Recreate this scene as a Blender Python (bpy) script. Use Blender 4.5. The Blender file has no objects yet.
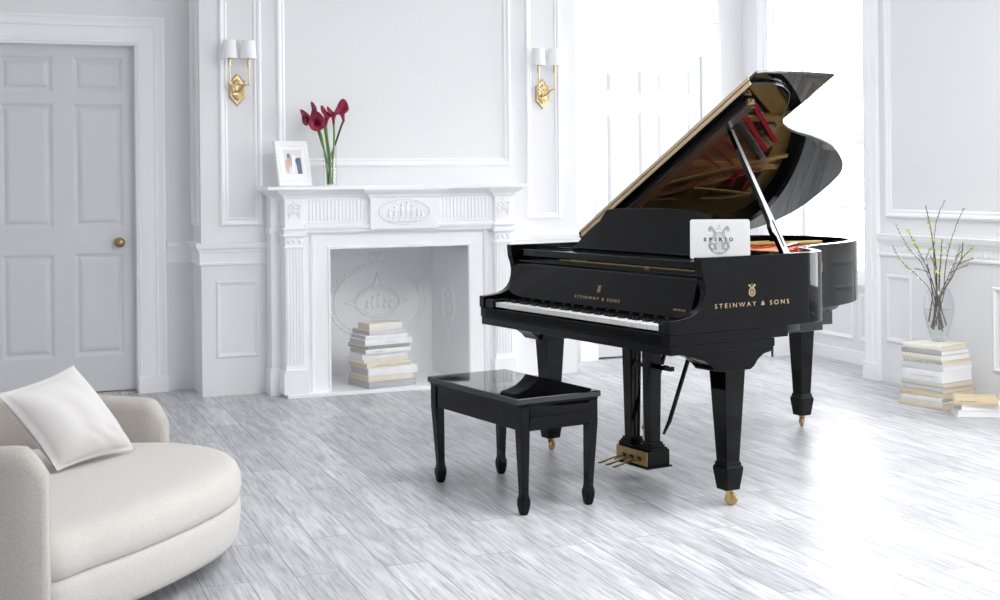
import bpy, math, random
from mathutils import Vector, Matrix
PI = math.pi
random.seed(7)
SC = bpy.context.scene
COL = SC.collection
R = math.radians

# ------------------------------------------------------------------ camera, light, exposure
YAW = 0.361
ROLL = 0.010
cam_d = bpy.data.cameras.new('camera'); cam = bpy.data.objects.new('camera', cam_d); COL.objects.link(cam)
cam_d.sensor_width = 36; cam_d.lens = 1335 * 36 / 1000
cam_d.shift_x = 0.00121; cam_d.shift_y = -0.121
cam_d.clip_start = 0.05; cam_d.clip_end = 200
_f = Vector((math.sin(YAW), math.cos(YAW), 0)); _r = Vector((math.cos(YAW), -math.sin(YAW), 0)); _u = Vector((0, 0, 1))
_r2 = _r * math.cos(ROLL) - _u * math.sin(ROLL); _u2 = _u * math.cos(ROLL) + _r * math.sin(ROLL)
_m = Matrix((( _r2.x, _u2.x, -_f.x, 0), (_r2.y, _u2.y, -_f.y, 0), (_r2.z, _u2.z, -_f.z, 1.325), (0, 0, 0, 1)))
cam.matrix_world = _m
SC.camera = cam

SC.view_settings.view_transform = 'Standard'; SC.view_settings.look = 'None'
SC.view_settings.gamma = 1; SC.view_settings.use_curve_mapping = False
SC.view_settings.exposure = 0.68
SC.cycles.use_denoising = True
SC.cycles.max_bounces = 12; SC.cycles.diffuse_bounces = 8; SC.cycles.glossy_bounces = 6
SC.cycles.transmission_bounces = 10; SC.cycles.transparent_max_bounces = 16
SC.cycles.caustics_reflective = False; SC.cycles.caustics_refractive = False

W_ = bpy.data.worlds.new('overcast_sky'); SC.world = W_; W_.use_nodes = True
bg = W_.node_tree.nodes['Background']; bg.inputs[0].default_value = (0.985, 0.99, 1.0, 1); bg.inputs[1].default_value = 6.0

RW, NX = 5.345, 5.67          # right wall plane, window plane
X0, Y0, H0 = -2.4, -2.6, 3.35  # left wall, wall behind the camera, ceiling
WIN = [(7.34, 8.475, 0.568, 2.95), (3.75, 5.15, 0.568, 2.95), (-1.3, 0.2, 0.568, 2.95)]   # windows in the right wall
WBK = [(3.4, 4.9, 0.9, 2.95)]
WLF = []
#           # windows in the wall behind the camera

def portal(loc, rot, sx, sy):
    l = bpy.data.lights.new('window_daylight', 'AREA'); l.shape = 'RECTANGLE'; l.size = sx; l.size_y = sy
    l.cycles.is_portal = True
    o = bpy.data.objects.new('window_daylight', l); COL.objects.link(o); o.location = loc; o.rotation_euler = rot
for a, b, z0, z1 in WIN:
    portal((NX + 0.14, (a + b) / 2, (z0 + z1) / 2), (0, PI / 2, 0), z1 - z0, b - a)
for a, b, z0, z1 in WLF:
    portal((X0 - 0.16, (a + b) / 2, (z0 + z1) / 2), (0, -PI / 2, 0), z1 - z0, b - a)
for a, b, z0, z1 in WBK:
    portal(((a + b) / 2, Y0 - 0.14, (z0 + z1) / 2), (PI / 2, 0, 0), b - a, z1 - z0)

ADDED_SKYLIGHT = (2.0, 4.6, 2.4, 4.8)     # unseen roof opening, added to brighten the right side of the room
portal(((ADDED_SKYLIGHT[0] + ADDED_SKYLIGHT[1]) / 2, (ADDED_SKYLIGHT[2] + ADDED_SKYLIGHT[3]) / 2, H0 + .25), (0, 0, 0), ADDED_SKYLIGHT[1] - ADDED_SKYLIGHT[0], ADDED_SKYLIGHT[3] - ADDED_SKYLIGHT[2])
# ------------------------------------------------------------------ materials
def mat(name, col, rough=0.5, metal=0, ior=1.5, bump=None, **kw):
    m = bpy.data.materials.new(name); m.use_nodes = True
    nt = m.node_tree; p = nt.nodes['Principled BSDF']
    p.inputs['Base Color'].default_value = (*col, 1); p.inputs['Roughness'].default_value = rough
    p.inputs['Metallic'].default_value = metal; p.inputs['IOR'].default_value = ior
    for k, v in kw.items(): p.inputs[k.replace('_', ' ')].default_value = v
    if bump:
        sc, st, dist = bump
        tc = nt.nodes.new('ShaderNodeTexCoord'); n = nt.nodes.new('ShaderNodeTexNoise'); b = nt.nodes.new('ShaderNodeBump')
        n.inputs['Scale'].default_value = sc; n.inputs['Detail'].default_value = 3
        b.inputs['Strength'].default_value = st; b.inputs['Distance'].default_value = dist
        nt.links.new(tc.outputs['Object'], n.inputs['Vector']); nt.links.new(n.outputs['Fac'], b.inputs['Height'])
        nt.links.new(b.outputs['Normal'], p.inputs['Normal'])
    return m

def varied(m, ca, cb, scale, detail=4):
    nt = m.node_tree; p = nt.nodes['Principled BSDF']
    tc = nt.nodes.new('ShaderNodeTexCoord'); n = nt.nodes.new('ShaderNodeTexNoise'); r = nt.nodes.new('ShaderNodeValToRGB')
    mp = nt.nodes.new('ShaderNodeMapping'); mp.inputs['Scale'].default_value = scale
    n.inputs['Scale'].default_value = 1; n.inputs['Detail'].default_value = detail
    r.color_ramp.elements[0].position = .35; r.color_ramp.elements[1].position = .65
    r.color_ramp.elements[0].color = (*ca, 1); r.color_ramp.elements[1].color = (*cb, 1)
    nt.links.new(tc.outputs['Object'], mp.inputs[0]); nt.links.new(mp.outputs[0], n.inputs['Vector'])
    nt.links.new(n.outputs['Fac'], r.inputs[0]); nt.links.new(r.outputs[0], p.inputs['Base Color'])
    return m

M_WALL = mat('wall_paint', (.80, .802, .808), .6, bump=(60, .03, .002))
M_TRIM = mat('white_gloss_paint', (.89, .893, .90), .35)
M_MARBLE = mat('white_marble', (.92, .922, .93), .3)
M_DOOR = mat('door_paint', (.64, .64, .65), .4)
M_DOOR2 = mat('white_door_paint', (.64, .645, .65), .4)
M_CEIL = mat('ceiling_paint', (.85, .85, .86), .8)
M_IRONW = mat('white_cast_iron', (.84, .84, .85), .5)
M_LACQ = mat('black_piano_lacquer', (.0015, .0015, .0018), .035, ior=1.31)
M_LIDL = mat('black_lid_lacquer', (.003, .003, .0034), .02, ior=1.75)
M_LACQB = mat('black_bench_lacquer', (.002, .002, .0023), .08, ior=1.3)
M_SEAT = mat('polished_seat_lacquer', (.003, .003, .0034), .03, ior=1.75)
M_SATIN = mat('satin_black_lacquer', (.012, .012, .013), .25, ior=1.5)
M_GOLD = mat('brass', (.52, .37, .17), .3, 1)
M_SCONCE = mat('polished_brass', (.66, .52, .31), .3, 1, bump=(90, .3, .002))
M_LETTER = mat('gold_leaf', (.44, .33, .21), .5, .5)
M_PLATE = varied(mat('bronze_painted_iron', (.6, .4, .15), .35, .7), (.55, .33, .10), (.72, .48, .18), (5, 5, 5))
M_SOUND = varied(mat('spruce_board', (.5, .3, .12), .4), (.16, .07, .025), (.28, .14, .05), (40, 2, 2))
M_RED = mat('red_felt', (.60, .012, .04), .9)
M_HINGE = mat('satin_brass_hinge', (.72, .55, .36), .5, .5)
M_PROPGLINT = mat('prop_glint_metal', (.62, .62, .64), .32, .9)  # bright metal standing in for the reflection on the lid prop
M_COPPER = mat('copper_wound_wire', (.55, .22, .10), .35, .9)
M_STEEL = mat('steel_wire', (.6, .6, .62), .25, 1)
M_BFELT = mat('black_felt', (.01, .01, .01), .95)
M_IVORY = mat('white_key_top', (.86, .86, .85), .2)
M_EBONY = mat('black_key', (.006, .006, .006), .2)
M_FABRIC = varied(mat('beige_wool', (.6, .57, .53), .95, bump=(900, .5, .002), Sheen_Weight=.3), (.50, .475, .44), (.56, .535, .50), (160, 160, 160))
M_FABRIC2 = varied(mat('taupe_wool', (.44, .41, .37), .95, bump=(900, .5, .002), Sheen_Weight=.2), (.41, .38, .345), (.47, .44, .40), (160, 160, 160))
M_PILLOW = mat('ivory_linen', (.57, .555, .545), .9, bump=(500, .3, .002), Sheen_Weight=.2)
M_DARKWOOD = mat('dark_stained_wood', (.03, .012, .01), .3)
M_SHADE = mat('white_linen_shade', (.88, .88, .88), .9, Emission_Strength=0.0)
M_PETAL = varied(mat('burgundy_petal', (.25, .005, .03), .45), (.17, .004, .02), (.40, .02, .08), (40, 40, 40))
M_STEM = mat('green_stem', (.14, .27, .05), .5)
M_STEMD = mat('dark_stem', (.03, .04, .03), .5)
M_BARK = mat('twig_bark', (.13, .10, .08), .8)
M_BARKG = mat('grey_twig', (.16, .15, .14), .8)
M_BUD = mat('yellow_green_bud', (.62, .68, .24), .6)
M_BLOS = mat('white_blossom', (.9, .9, .88), .6)
M_SCREEN_W = mat('tablet_white', (.52, .52, .53), .25)
M_SCREEN = mat('tablet_screen', (.42, .42, .425), .1, Emission_Color=(.95, .95, .95, 1), Emission_Strength=.09)
M_LYREG = mat('screen_lyre_grey', (.24, .24, .25), .4, Emission_Color=(.9, .9, .92, 1), Emission_Strength=.06)
M_INK = mat('black_ink', (.02, .02, .022), .5)
M_INKG = mat('grey_ink', (.30, .30, .30), .6)
M_PHOTO = mat('photo_paper', (.80, .80, .82), .3)
M_SKIN = mat('printed_skin', (.72, .50, .42), .5)
M_DRESS = mat('printed_dress', (.85, .84, .86), .5)
M_SUIT = mat('printed_suit', (.14, .17, .25), .5)
M_HAIRP = mat('printed_hair', (.30, .27, .24), .5)
M_BRONZE = mat('aged_brass', (.35, .26, .12), .3, 1)
M_DARK = mat('dark_gap', (.03, .03, .03), .9)

def glass_mat(name, tint=(1, 1, 1), thin=True, gloss=.06):
    m = bpy.data.materials.new(name); m.use_nodes = True; nt = m.node_tree
    nt.nodes.remove(nt.nodes['Principled BSDF']); out = nt.nodes['Material Output']
    t = nt.nodes.new('ShaderNodeBsdfTransparent'); t.inputs[0].default_value = (*tint, 1)
    g = nt.nodes.new('ShaderNodeBsdfGlossy'); g.inputs['Roughness'].default_value = .02
    lw = nt.nodes.new('ShaderNodeLayerWeight'); lw.inputs[0].default_value = .5
    pw = nt.nodes.new('ShaderNodeMath'); pw.operation = 'POWER'; pw.inputs[1].default_value = 4; nt.links.new(lw.outputs['Facing'], pw.inputs[0])
    fr = nt.nodes.new('ShaderNodeMath'); fr.operation = 'MULTIPLY_ADD'; fr.inputs[1].default_value = .75; fr.inputs[2].default_value = .04; nt.links.new(pw.outputs[0], fr.inputs[0])
    mx = nt.nodes.new('ShaderNodeMixShader')
    nt.links.new(fr.outputs[0], mx.inputs[0]); nt.links.new(t.outputs[0], mx.inputs[1]); nt.links.new(g.outputs[0], mx.inputs[2])
    nt.links.new(mx.outputs[0], out.inputs[0])
    return m
M_PANE = glass_mat('window_glass', (.97, .98, .98))
M_GLASS = glass_mat('vase_glass', (.975, .98, .985))
M_WATER = glass_mat('water', (.97, .985, .97))

def floor_mat():
    m = bpy.data.materials.new('whitewashed_planks'); m.use_nodes = True; nt = m.node_tree; N = nt.nodes; L = nt.links
    p = N['Principled BSDF']
    tc = N.new('ShaderNodeTexCoord'); sep = N.new('ShaderNodeSeparateXYZ'); L.new(tc.outputs['Object'], sep.inputs[0])
    cmb = N.new('ShaderNodeCombineXYZ'); L.new(sep.outputs['Y'], cmb.inputs['X']); L.new(sep.outputs['X'], cmb.inputs['Y'])
    def brick(c1, c2, mort, bias=0):
        b = N.new('ShaderNodeTexBrick'); b.offset = .37; b.offset_frequency = 2; b.squash = 1
        b.inputs['Color1'].default_value = (*c1, 1); b.inputs['Color2'].default_value = (*c2, 1); b.inputs['Mortar'].default_value = (*mort, 1)
        b.inputs['Scale'].default_value = 1; b.inputs['Mortar Size'].default_value = .0018; b.inputs['Mortar Smooth'].default_value = .3
        b.inputs['Bias'].default_value = bias; b.inputs['Brick Width'].default_value = 1.22; b.inputs['Row Height'].default_value = .155
        L.new(cmb.outputs[0], b.inputs['Vector']); return b
    b1 = brick((0, 0, 0), (1, 1, 1), (.5, .5, .5))
    # grain: noise stretched along the board, shifted per board
    mp = N.new('ShaderNodeMapping'); mp.inputs['Scale'].default_value = (17, 1.5, 1); L.new(tc.outputs['Object'], mp.inputs[0])
    off = N.new('ShaderNodeVectorMath'); off.operation = 'MULTIPLY_ADD'; L.new(b1.outputs['Color'], off.inputs[0]); off.inputs[1].default_value = (9, 23, 5); L.new(mp.outputs[0], off.inputs[2])
    n1 = N.new('ShaderNodeTexNoise'); n1.inputs['Scale'].default_value = 1.6; n1.inputs['Detail'].default_value = 8; n1.inputs['Roughness'].default_value = .65; n1.inputs['Distortion'].default_value = .9
    L.new(off.outputs[0], n1.inputs['Vector'])
    mp2 = N.new('ShaderNodeMapping'); mp2.inputs['Scale'].default_value = (95, 5.0, 1); L.new(tc.outputs['Object'], mp2.inputs[0])
    n2 = N.new('ShaderNodeTexNoise'); n2.inputs['Scale'].default_value = 1; n2.inputs['Detail'].default_value = 5; n2.inputs['Distortion'].default_value = .4
    L.new(mp2.outputs[0], n2.inputs['Vector'])
    n3 = N.new('ShaderNodeTexNoise'); n3.inputs['Scale'].default_value = 1.7; n3.inputs['Detail'].default_value = 3; L.new(tc.outputs['Object'], n3.inputs['Vector'])
    def ramp(src, p0, p1, a, b):
        r = N.new('ShaderNodeValToRGB'); r.color_ramp.elements[0].position = p0; r.color_ramp.elements[1].position = p1
        r.color_ramp.elements[0].color = (*a, 1); r.color_ramp.elements[1].color = (*b, 1); L.new(src, r.inputs[0]); return r.outputs[0]
    c1 = ramp(n1.outputs['Fac'], .30, .62, (.42, .425, .44), (.70, .702, .71))
    c2 = ramp(n2.outputs['Fac'], .38, .50, (.62, .62, .64), (1, 1, 1))
    c3 = ramp(n3.outputs['Fac'], .35, .65, (.86, .865, .88), (1, 1, 1))
    c4 = ramp(b1.outputs['Color'], 0, 1, (.80, .805, .82), (1.0, 1.0, 1.0))
    def mul(a, b, f=1):
        x = N.new('ShaderNodeMix'); x.data_type = 'RGBA'; x.blend_type = 'MULTIPLY'; x.inputs[0].default_value = f
        L.new(a, x.inputs[6]); L.new(b, x.inputs[7]); return x.outputs[2]
    c = mul(mul(mul(c1, c2, .7), c3), c4)
    b2 = brick((1, 1, 1), (1, 1, 1), (.36, .36, .37))
    c = mul(c, b2.outputs['Color'])
    L.new(c, p.inputs['Base Color'])
    p.inputs['Roughness'].default_value = .36; p.inputs['IOR'].default_value = 1.45
    bp = N.new('ShaderNodeBump'); bp.inputs['Strength'].default_value = .25; bp.inputs['Distance'].default_value = .003
    L.new(n1.outputs['Fac'], bp.inputs['Height']); L.new(bp.outputs['Normal'], p.inputs['Normal'])
    return m
M_FLOOR = floor_mat()

# ------------------------------------------------------------------ mesh helpers
class G:
    def __init__(s): s.v = []; s.f = []
    def add(s, vs, fs):
        n = len(s.v); s.v += [tuple(x) for x in vs]; s.f += [[i + n for i in f] for f in fs]; return s
    def box(s, x0, x1, y0, y1, z0, z1):
        vs = [(x0, y0, z0), (x1, y0, z0), (x1, y1, z0), (x0, y1, z0), (x0, y0, z1), (x1, y0, z1), (x1, y1, z1), (x0, y1, z1)]
        return s.add(vs, [(0, 3, 2, 1), (4, 5, 6, 7), (0, 1, 5, 4), (1, 2, 6, 5), (2, 3, 7, 6), (3, 0, 4, 7)])
    def taper(s, cx, cy, z0, w0, d0, z1, w1, d1):
        vs = []
        for z, w, d in ((z0, w0, d0), (z1, w1, d1)):
            vs += [(cx - w / 2, cy - d / 2, z), (cx + w / 2, cy - d / 2, z), (cx + w / 2, cy + d / 2, z), (cx - w / 2, cy + d / 2, z)]
        return s.add(vs, [(0, 3, 2, 1), (4, 5, 6, 7), (0, 1, 5, 4), (1, 2, 6, 5), (2, 3, 7, 6), (3, 0, 4, 7)])
    def loft(s, loops, close=True, caps=True):
        n = len(loops[0]); vs = [p for l in loops for p in l]; fs = []
        for i in range(len(loops) - 1):
            for j in range(n if close else n - 1):
                k = (j + 1) % n; fs.append((i * n + j, i * n + k, (i + 1) * n + k, (i + 1) * n + j))
        if caps and close:
            fs.append(tuple(range(n))[::-1]); fs.append(tuple((len(loops) - 1) * n + j for j in range(n)))
        return s.add(vs, fs)
    def prism(s, poly, ax, a, b):   # ax: 'x' poly=(y,z); 'y' poly=(x,z); 'z' poly=(x,y)
        def P(p, t): return {'x': (t, p[0], p[1]), 'y': (p[0], t, p[1]), 'z': (p[0], p[1], t)}[ax]
        return s.loft([[P(p, a) for p in poly], [P(p, b) for p in poly]])
    def tube(s, pts, r, n=8, caps=True, flat=1):
        pts = [Vector(p) for p in pts]; rs = r if isinstance(r, (list, tuple)) else [r] * len(pts); loops = []
        up = None
        for i, p in enumerate(pts):
            t = (pts[min(i + 1, len(pts) - 1)] - pts[max(i - 1, 0)]).normalized()
            if up is None:
                up = Vector((0, 0, 1)) if abs(t.z) < .9 else Vector((0, 1, 0))
            a = t.cross(up)
            if a.length < 1e-5: a = t.orthogonal()
            a.normalize(); b = a.cross(t).normalized(); up = b
            loops.append([p + (a * math.cos(2 * PI * k / n) + b * math.sin(2 * PI * k / n) * flat) * rs[i] for k in range(n)])
        return s.loft(loops, True, caps)
    def lathe(s, prof, c=(0, 0), n=32, caps=True):
        loops = [[(c[0] + r * math.cos(2 * PI * k / n), c[1] + r * math.sin(2 * PI * k / n), z) for k in range(n)] for r, z in prof]
        return s.loft(loops, True, caps)
    def lathe_shell(s, prof, c=(0, 0), n=32): return s.lathe(prof + [prof[0]], c, n, False)
    def ball(s, c, rx, ry=None, rz=None, n=12, m=8):
        ry = rx if ry is None else ry; rz = rx if rz is None else rz
        pr = [(math.sin(PI * (i + .02) / (m + .04)), -math.cos(PI * (i + .02) / (m + .04))) for i in range(m + 1)]
        loops = [[(c[0] + rx * r * math.cos(2 * PI * k / n), c[1] + ry * r * math.sin(2 * PI * k / n), c[2] + rz * z) for k in range(n)] for r, z in pr]
        return s.loft(loops)
    def frame(s, fn, x0, z0, x1, z1, prof, fill=False):
        """mitred rectangular moulding; prof = [(inset, height)]; fn(x, z, h) -> point"""
        loops = []
        for d, h in prof:
            loops.append([fn(x0 + d, z0 + d, h), fn(x1 - d, z0 + d, h), fn(x1 - d, z1 - d, h), fn(x0 + d, z1 - d, h)])
        s.loft(loops, True, False)
        if fill:
            n = len(s.v); s.f.append([n - 4, n - 3, n - 2, n - 1])
        return s
    def sweep(s, path, prof, side=1, caps=True):
        """prof=[(out, z)] swept along a horizontal polyline; out = to the 'side' of the path"""
        P = [Vector((p[0], p[1])) for p in path]; loops = []
        for i, p in enumerate(P):
            ns = []
            if i > 0: d = (P[i] - P[i - 1]).normalized(); ns.append(Vector((d.y, -d.x)))
            if i < len(P) - 1: d = (P[i + 1] - P[i]).normalized(); ns.append(Vector((d.y, -d.x)))
            n = sum(ns, Vector((0, 0))).normalized(); k = 1 / max(.2, n.dot(ns[0]))
            loops.append([(p.x + n.x * o * k * side, p.y + n.y * o * k * side, z) for o, z in prof])
        return s.loft(loops, True, caps)
    def xf(s, M):
        s.v = [tuple(M @ Vector(p)) for p in s.v]; return s
    def merge(s, o): return s.add(o.v, o.f)
    def build(s, name, m, parent=None, smooth=None, bevel=0, seg=2, loc=None, rz=None, sub=0, weld=None):
        me = bpy.data.meshes.new(name); me.from_pydata([tuple(p) for p in s.v], [], s.f); me.validate(); me.update()
        import bmesh
        bm = bmesh.new(); bm.from_mesh(me)
        if weld is not None:   # join pieces that meet on the plane y = weld and drop the faces between them
            bmesh.ops.delete(bm, geom=[f for f in bm.faces if all(abs(v.co.y - weld) < 1e-5 for v in f.verts)], context='FACES_ONLY')
            bmesh.ops.remove_doubles(bm, verts=bm.verts, dist=1e-5)
        bmesh.ops.recalc_face_normals(bm, faces=bm.faces); bm.to_mesh(me); bm.free()
        if smooth is not None:
            me.polygons.foreach_set('use_smooth', [True] * len(me.polygons))
            if smooth < 180: me.set_sharp_from_angle(angle=R(smooth))
        me.materials.append(m)
        o = bpy.data.objects.new(name, me); COL.objects.link(o)
        if parent: o.parent = parent
        if loc: o.location = loc
        if rz is not None: o.rotation_euler[2] = rz
        if bevel:
            b = o.modifiers.new('bevel', 'BEVEL'); b.width = bevel; b.segments = seg; b.limit_method = 'ANGLE'; b.angle_limit = R(40)
            if smooth is None:
                me.polygons.foreach_set('use_smooth', [True] * len(me.polygons)); me.set_sharp_from_angle(angle=R(40)); b.harden_normals = True
        if sub:
            q = o.modifiers.new('subdivision', 'SUBSURF'); q.levels = sub; q.render_levels = sub
        return o

def tag(o, label=None, cat=None, group=None, kind=None):
    if label: o['label'] = label
    if cat: o['category'] = cat
    if group: o['group'] = group
    if kind: o['kind'] = kind
    return o
def thing(name, label, cat, loc=(0, 0, 0), rz=0, group=None):
    o = bpy.data.objects.new(name, None); COL.objects.link(o); o.empty_display_size = .1
    o.location = loc; o.rotation_euler = (0, 0, rz); return tag(o, label, cat, group)
def struct(o): o['kind'] = 'structure'; return o
def copy_tree(o, parent=None):
    c = o.copy(); COL.objects.link(c); c.parent = parent
    for ch in list(o.children): copy_tree(ch, c)
    return c
def catmull(pts, n=8, closed=False):
    P = [Vector(p) for p in pts]; out = []
    m = len(P); rng = range(m if closed else m - 1)
    for i in rng:
        if closed: a, b, c, d = P[(i - 1) % m], P[i], P[(i + 1) % m], P[(i + 2) % m]
        else: a, b, c, d = P[max(i - 1, 0)], P[i], P[i + 1], P[min(i + 2, m - 1)]
        for k in range(n):
            t = k / n
            out.append(.5 * ((2 * b) + (c - a) * t + (2 * a - 5 * b + 4 * c - d) * t * t + (3 * b - a - 3 * c + d) * t ** 3))
    if not closed: out.append(P[-1])
    return out

def text_obj(s, size, name, m, parent, M, depth=.0004, spacing=1, bold=0, align='LEFT', width=None):
    """lettering as a thin raised mesh; M places the text plane (x right, y up, z out)"""
    cu = bpy.data.curves.new('lettering', 'FONT'); cu.body = s; cu.size = size; cu.extrude = depth; cu.space_character = spacing
    cu.offset = bold; cu.align_x = align
    t = bpy.data.objects.new('lettering', cu); COL.objects.link(t)
    dg = bpy.context.evaluated_depsgraph_get(); dg.update()
    me = bpy.data.meshes.new_from_object(t.evaluated_get(dg)); bpy.data.objects.remove(t)
    sx = 1
    if width:
        xs = [v.co.x for v in me.vertices]; sx = width / (max(xs) - min(xs))
    for v in me.vertices: v.co = M @ Vector((v.co.x * sx, v.co.y, v.co.z))
    me.materials.clear(); me.materials.append(m)
    o = bpy.data.objects.new(name, me); COL.objects.link(o); o.parent = parent
    return o
def basis(o, x, y):
    x = Vector(x).normalized(); y = Vector(y).normalized(); z = x.cross(y)
    return Matrix(((x.x, y.x, z.x, o[0]), (x.y, y.y, z.y, o[1]), (x.z, y.z, z.z, o[2]), (0, 0, 0, 1)))

# ------------------------------------------------------------------ room shell
YL, YB, YR = 8.70, 8.34, 8.87      # left recess, chimney breast, right recess
BX0, BX1 = 1.185, 3.71             # chimney breast
FX0, FX1, FZ = 1.943, 2.852, 0.90   # firebox opening
struct(G().box(X0 - .2, NX + .15, Y0 - .2, 9.1, -.1, 0).build('floor', M_FLOOR))
g = G()
g.box(X0 - .2, ADDED_SKYLIGHT[0], Y0 - .2, 9.1, H0, H0 + .2).box(ADDED_SKYLIGHT[1], NX + .15, Y0 - .2, 9.1, H0, H0 + .2).box(ADDED_SKYLIGHT[0], ADDED_SKYLIGHT[1], Y0 - .2, ADDED_SKYLIGHT[2], H0, H0 + .2).box(ADDED_SKYLIGHT[0], ADDED_SKYLIGHT[1], ADDED_SKYLIGHT[3], 9.1, H0, H0 + .2)
struct(g.build('ceiling', M_CEIL))
g = G()
DL = (-.08, .835, 2.19); DR = (4.09, 4.995, 2.23)     # door openings
g.box(X0, DL[0], YL, 9.05, 0, H0).box(DL[1], BX0, YL, 9.05, 0, H0).box(DL[0], DL[1], YL, 9.05, DL[2], H0).box(DL[0], DL[1], YL + .16, 9.05, 0, DL[2])
g.box(BX0, FX0 - .02, YB, 9.05, 0, H0).box(FX1 + .02, BX1, YB, 9.05, 0, H0).box(FX0 - .02, FX1 + .02, YB, 9.05, 1.0, H0).box(FX0 - .02, FX1 + .02, 8.80, 9.05, 0, 1.0)
g.box(BX1, DR[0], YR, 9.05, 0, H0).box(DR[1], RW + .2, YR, 9.05, 0, H0).box(DR[0], DR[1], YR, 9.05, DR[2], H0).box(DR[0], DR[1], YR + .1, 9.05, 0, DR[2])
struct(g.build('wall_back', M_WALL))
# right wall with window openings
g = G(); ys = [Y0]
for a, b, z0, z1 in sorted(WIN):
    g.box(RW, NX + .1, ys[-1], a, 0, H0); g.box(RW, NX + .1, a, b, z1, H0); g.box(NX, NX + .1, a, b, 0, z0); ys.append(b)
g.box(RW, NX + .1, ys[-1], 9.05, 0, H0)
struct(g.build('wall_right', M_WALL))
g = G(); ys = [Y0]
for a, b, z0, z1 in WLF:
    g.box(X0 - .15, X0, ys[-1], a, 0, H0); g.box(X0 - .15, X0, a, b, z1, H0); g.box(X0 - .15, X0, a, b, 0, z0); ys.append(b)
g.box(X0 - .15, X0, ys[-1], 9.05, 0, H0)
struct(g.build('wall_left', M_WALL))
g = G(); xs = [X0 - .15]
for a, b, z0, z1 in WBK:
    g.box(xs[-1], a, Y0 - .15, Y0, 0, H0); g.box(a, b, Y0 - .15, Y0, z1, H0); g.box(a, b, Y0 - .15, Y0, 0, z0); xs.append(b)
g.box(xs[-1], NX + .1, Y0 - .15, Y0, 0, H0)
struct(g.build('wall_front', M_WALL))

PM = [(0, 0), (.004, .012), (.012, .017), (.020, .014), (.026, .006), (.034, .008), (.040, .004), (.042, 0)]   # panel moulding profile
PMW = [(0, 0), (.004, .014), (.014, .020), (.026, .016), (.034, .008), (.044, .010), (.052, .004), (.055, 0)]
ntrim = [0]
def trim(g, m=None, **k):
    ntrim[0] += 1
    return struct(g.build('trim_%d' % ntrim[0], m or M_TRIM, **k))
def fy(y): return lambda x, z, h: (x, y - h, z)
def fx(x): return lambda y, z, h: (x - h, y, z)
# chimney breast panel mouldings
trim(G().frame(fy(YB), 1.300, 1.048, 1.568, 3.1, PMW))
trim(G().frame(fy(YB), 1.660, 1.412, 3.238, 3.1, PMW))
trim(G().frame(fy(YB), 3.345, 1.052, 3.598, 3.1, PM))
trim(G().frame(fy(YB), 1.272, .232, 1.537, .712, [(0, 0), (.004, .008), (.012, .010), (.022, .004), (.030, .001), (.032, 0)]), M_WALL)
trim(G().frame(fy(YB), 3.36, .232, 3.60, .712, [(0, 0), (.004, .008), (.012, .010), (.022, .004), (.030, .001), (.032, 0)]), M_WALL)
# side of the chimney breast
trim(G().frame(lambda y, z, h: (BX0 - h, y, z), YB + .06, 1.05, YL - .03, 3.1, PM))
# corner pilaster casing strip on the breast edge (upper)
# above the doors
trim(G().frame(fy(YL), -.24, 2.478, 1.010, 3.1, PM))
trim(G().frame(fy(YR), 3.962, 2.482, 5.135, 3.1, PM))
# chair rails
RAIL = [(0, .808), (.012, .810), (.014, .822), (.010, .828), (.010, .885), (.016, .890), (.020, .905), (.030, .915), (.034, .930), (.038, .946), (0, .950)]
MXL, MXR = 1.585, 3.205
trim(G().sweep([(1.018, YL), (BX0, YL), (BX0, YB), (MXL + .01, YB)], RAIL), smooth=30)
trim(G().sweep([(MXR - .01, YB), (BX1, YB), (BX1, YR), (3.965, YR)], RAIL), smooth=30)
trim(G().sweep([(5.135, YR), (RW, YR), (RW, 8.83)], RAIL), smooth=30)
trim(G().sweep([(RW, 7.185), (RW, 5.32)], RAIL), smooth=30)
# greek key running on the rail frieze
def key_band(pos, n, step):
    g = G()
    for i in range(n):
        x = i * step; t = .0035; a = step * .78
        for (p, q, r, s_) in [(0, t, .832, .880), (0, a, .877, .880), (a - t, a, .842, .880), (a * .35, a, .842, .845), (a * .35, a * .35 + t, .842, .866), (a * .35, a * .72, .863, .866)]:
            g.box(x + p, x + q, 0, .0035, r, s_)
    return g.xf(pos)
trim(key_band(Matrix.Translation((BX0 + .01, YB - .0133, 0)), 9, .043))
trim(key_band(Matrix.Translation((1.03, YL - .0133, 0)), 3, .043))
trim(key_band(Matrix.Translation((RW - .0133, 7.15, 0)) @ Matrix.Rotation(-PI / 2, 4, 'Z'), 42, .043))
# low plinth line
BASE = [(0, 0), (.012, 0), (.012, .055), (.006, .065), (0, .066)]
# right wall panels
trim(G().frame(fx(RW), 4.9 + .52, 1.053, 7.125, 3.1, PMW))
LP = [(0, 0), (.006, .010), (.016, .012), (.026, .004), (.034, .002), (.036, 0)]
trim(G().frame(fx(RW), 6.885, .255, 7.135, .692, LP), M_WALL)
trim(G().frame(fx(RW), 5.38, .190, 6.160, .680, LP), M_WALL)
# panels behind the camera and to the left, same scheme
trim(G().frame(lambda y, z, h: (X0 + h, y, z), 2.6, 1.05, 5.4, 3.0, PMW))
trim(G().frame(lambda y, z, h: (X0 + h, y, z), 5.7, 1.05, 8.3, 3.0, PMW))
# cornice
COR = [(0, H0 - .16), (.02, H0 - .15), (.03, H0 - .11), (.07, H0 - .07), (.11, H0 - .03), (.12, H0), (0, H0)]
trim(G().sweep([(X0, YL), (BX0, YL), (BX0, YB), (BX1, YB), (BX1, YR), (RW, YR), (RW, Y0)], COR), M_TRIM, smooth=30)

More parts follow.
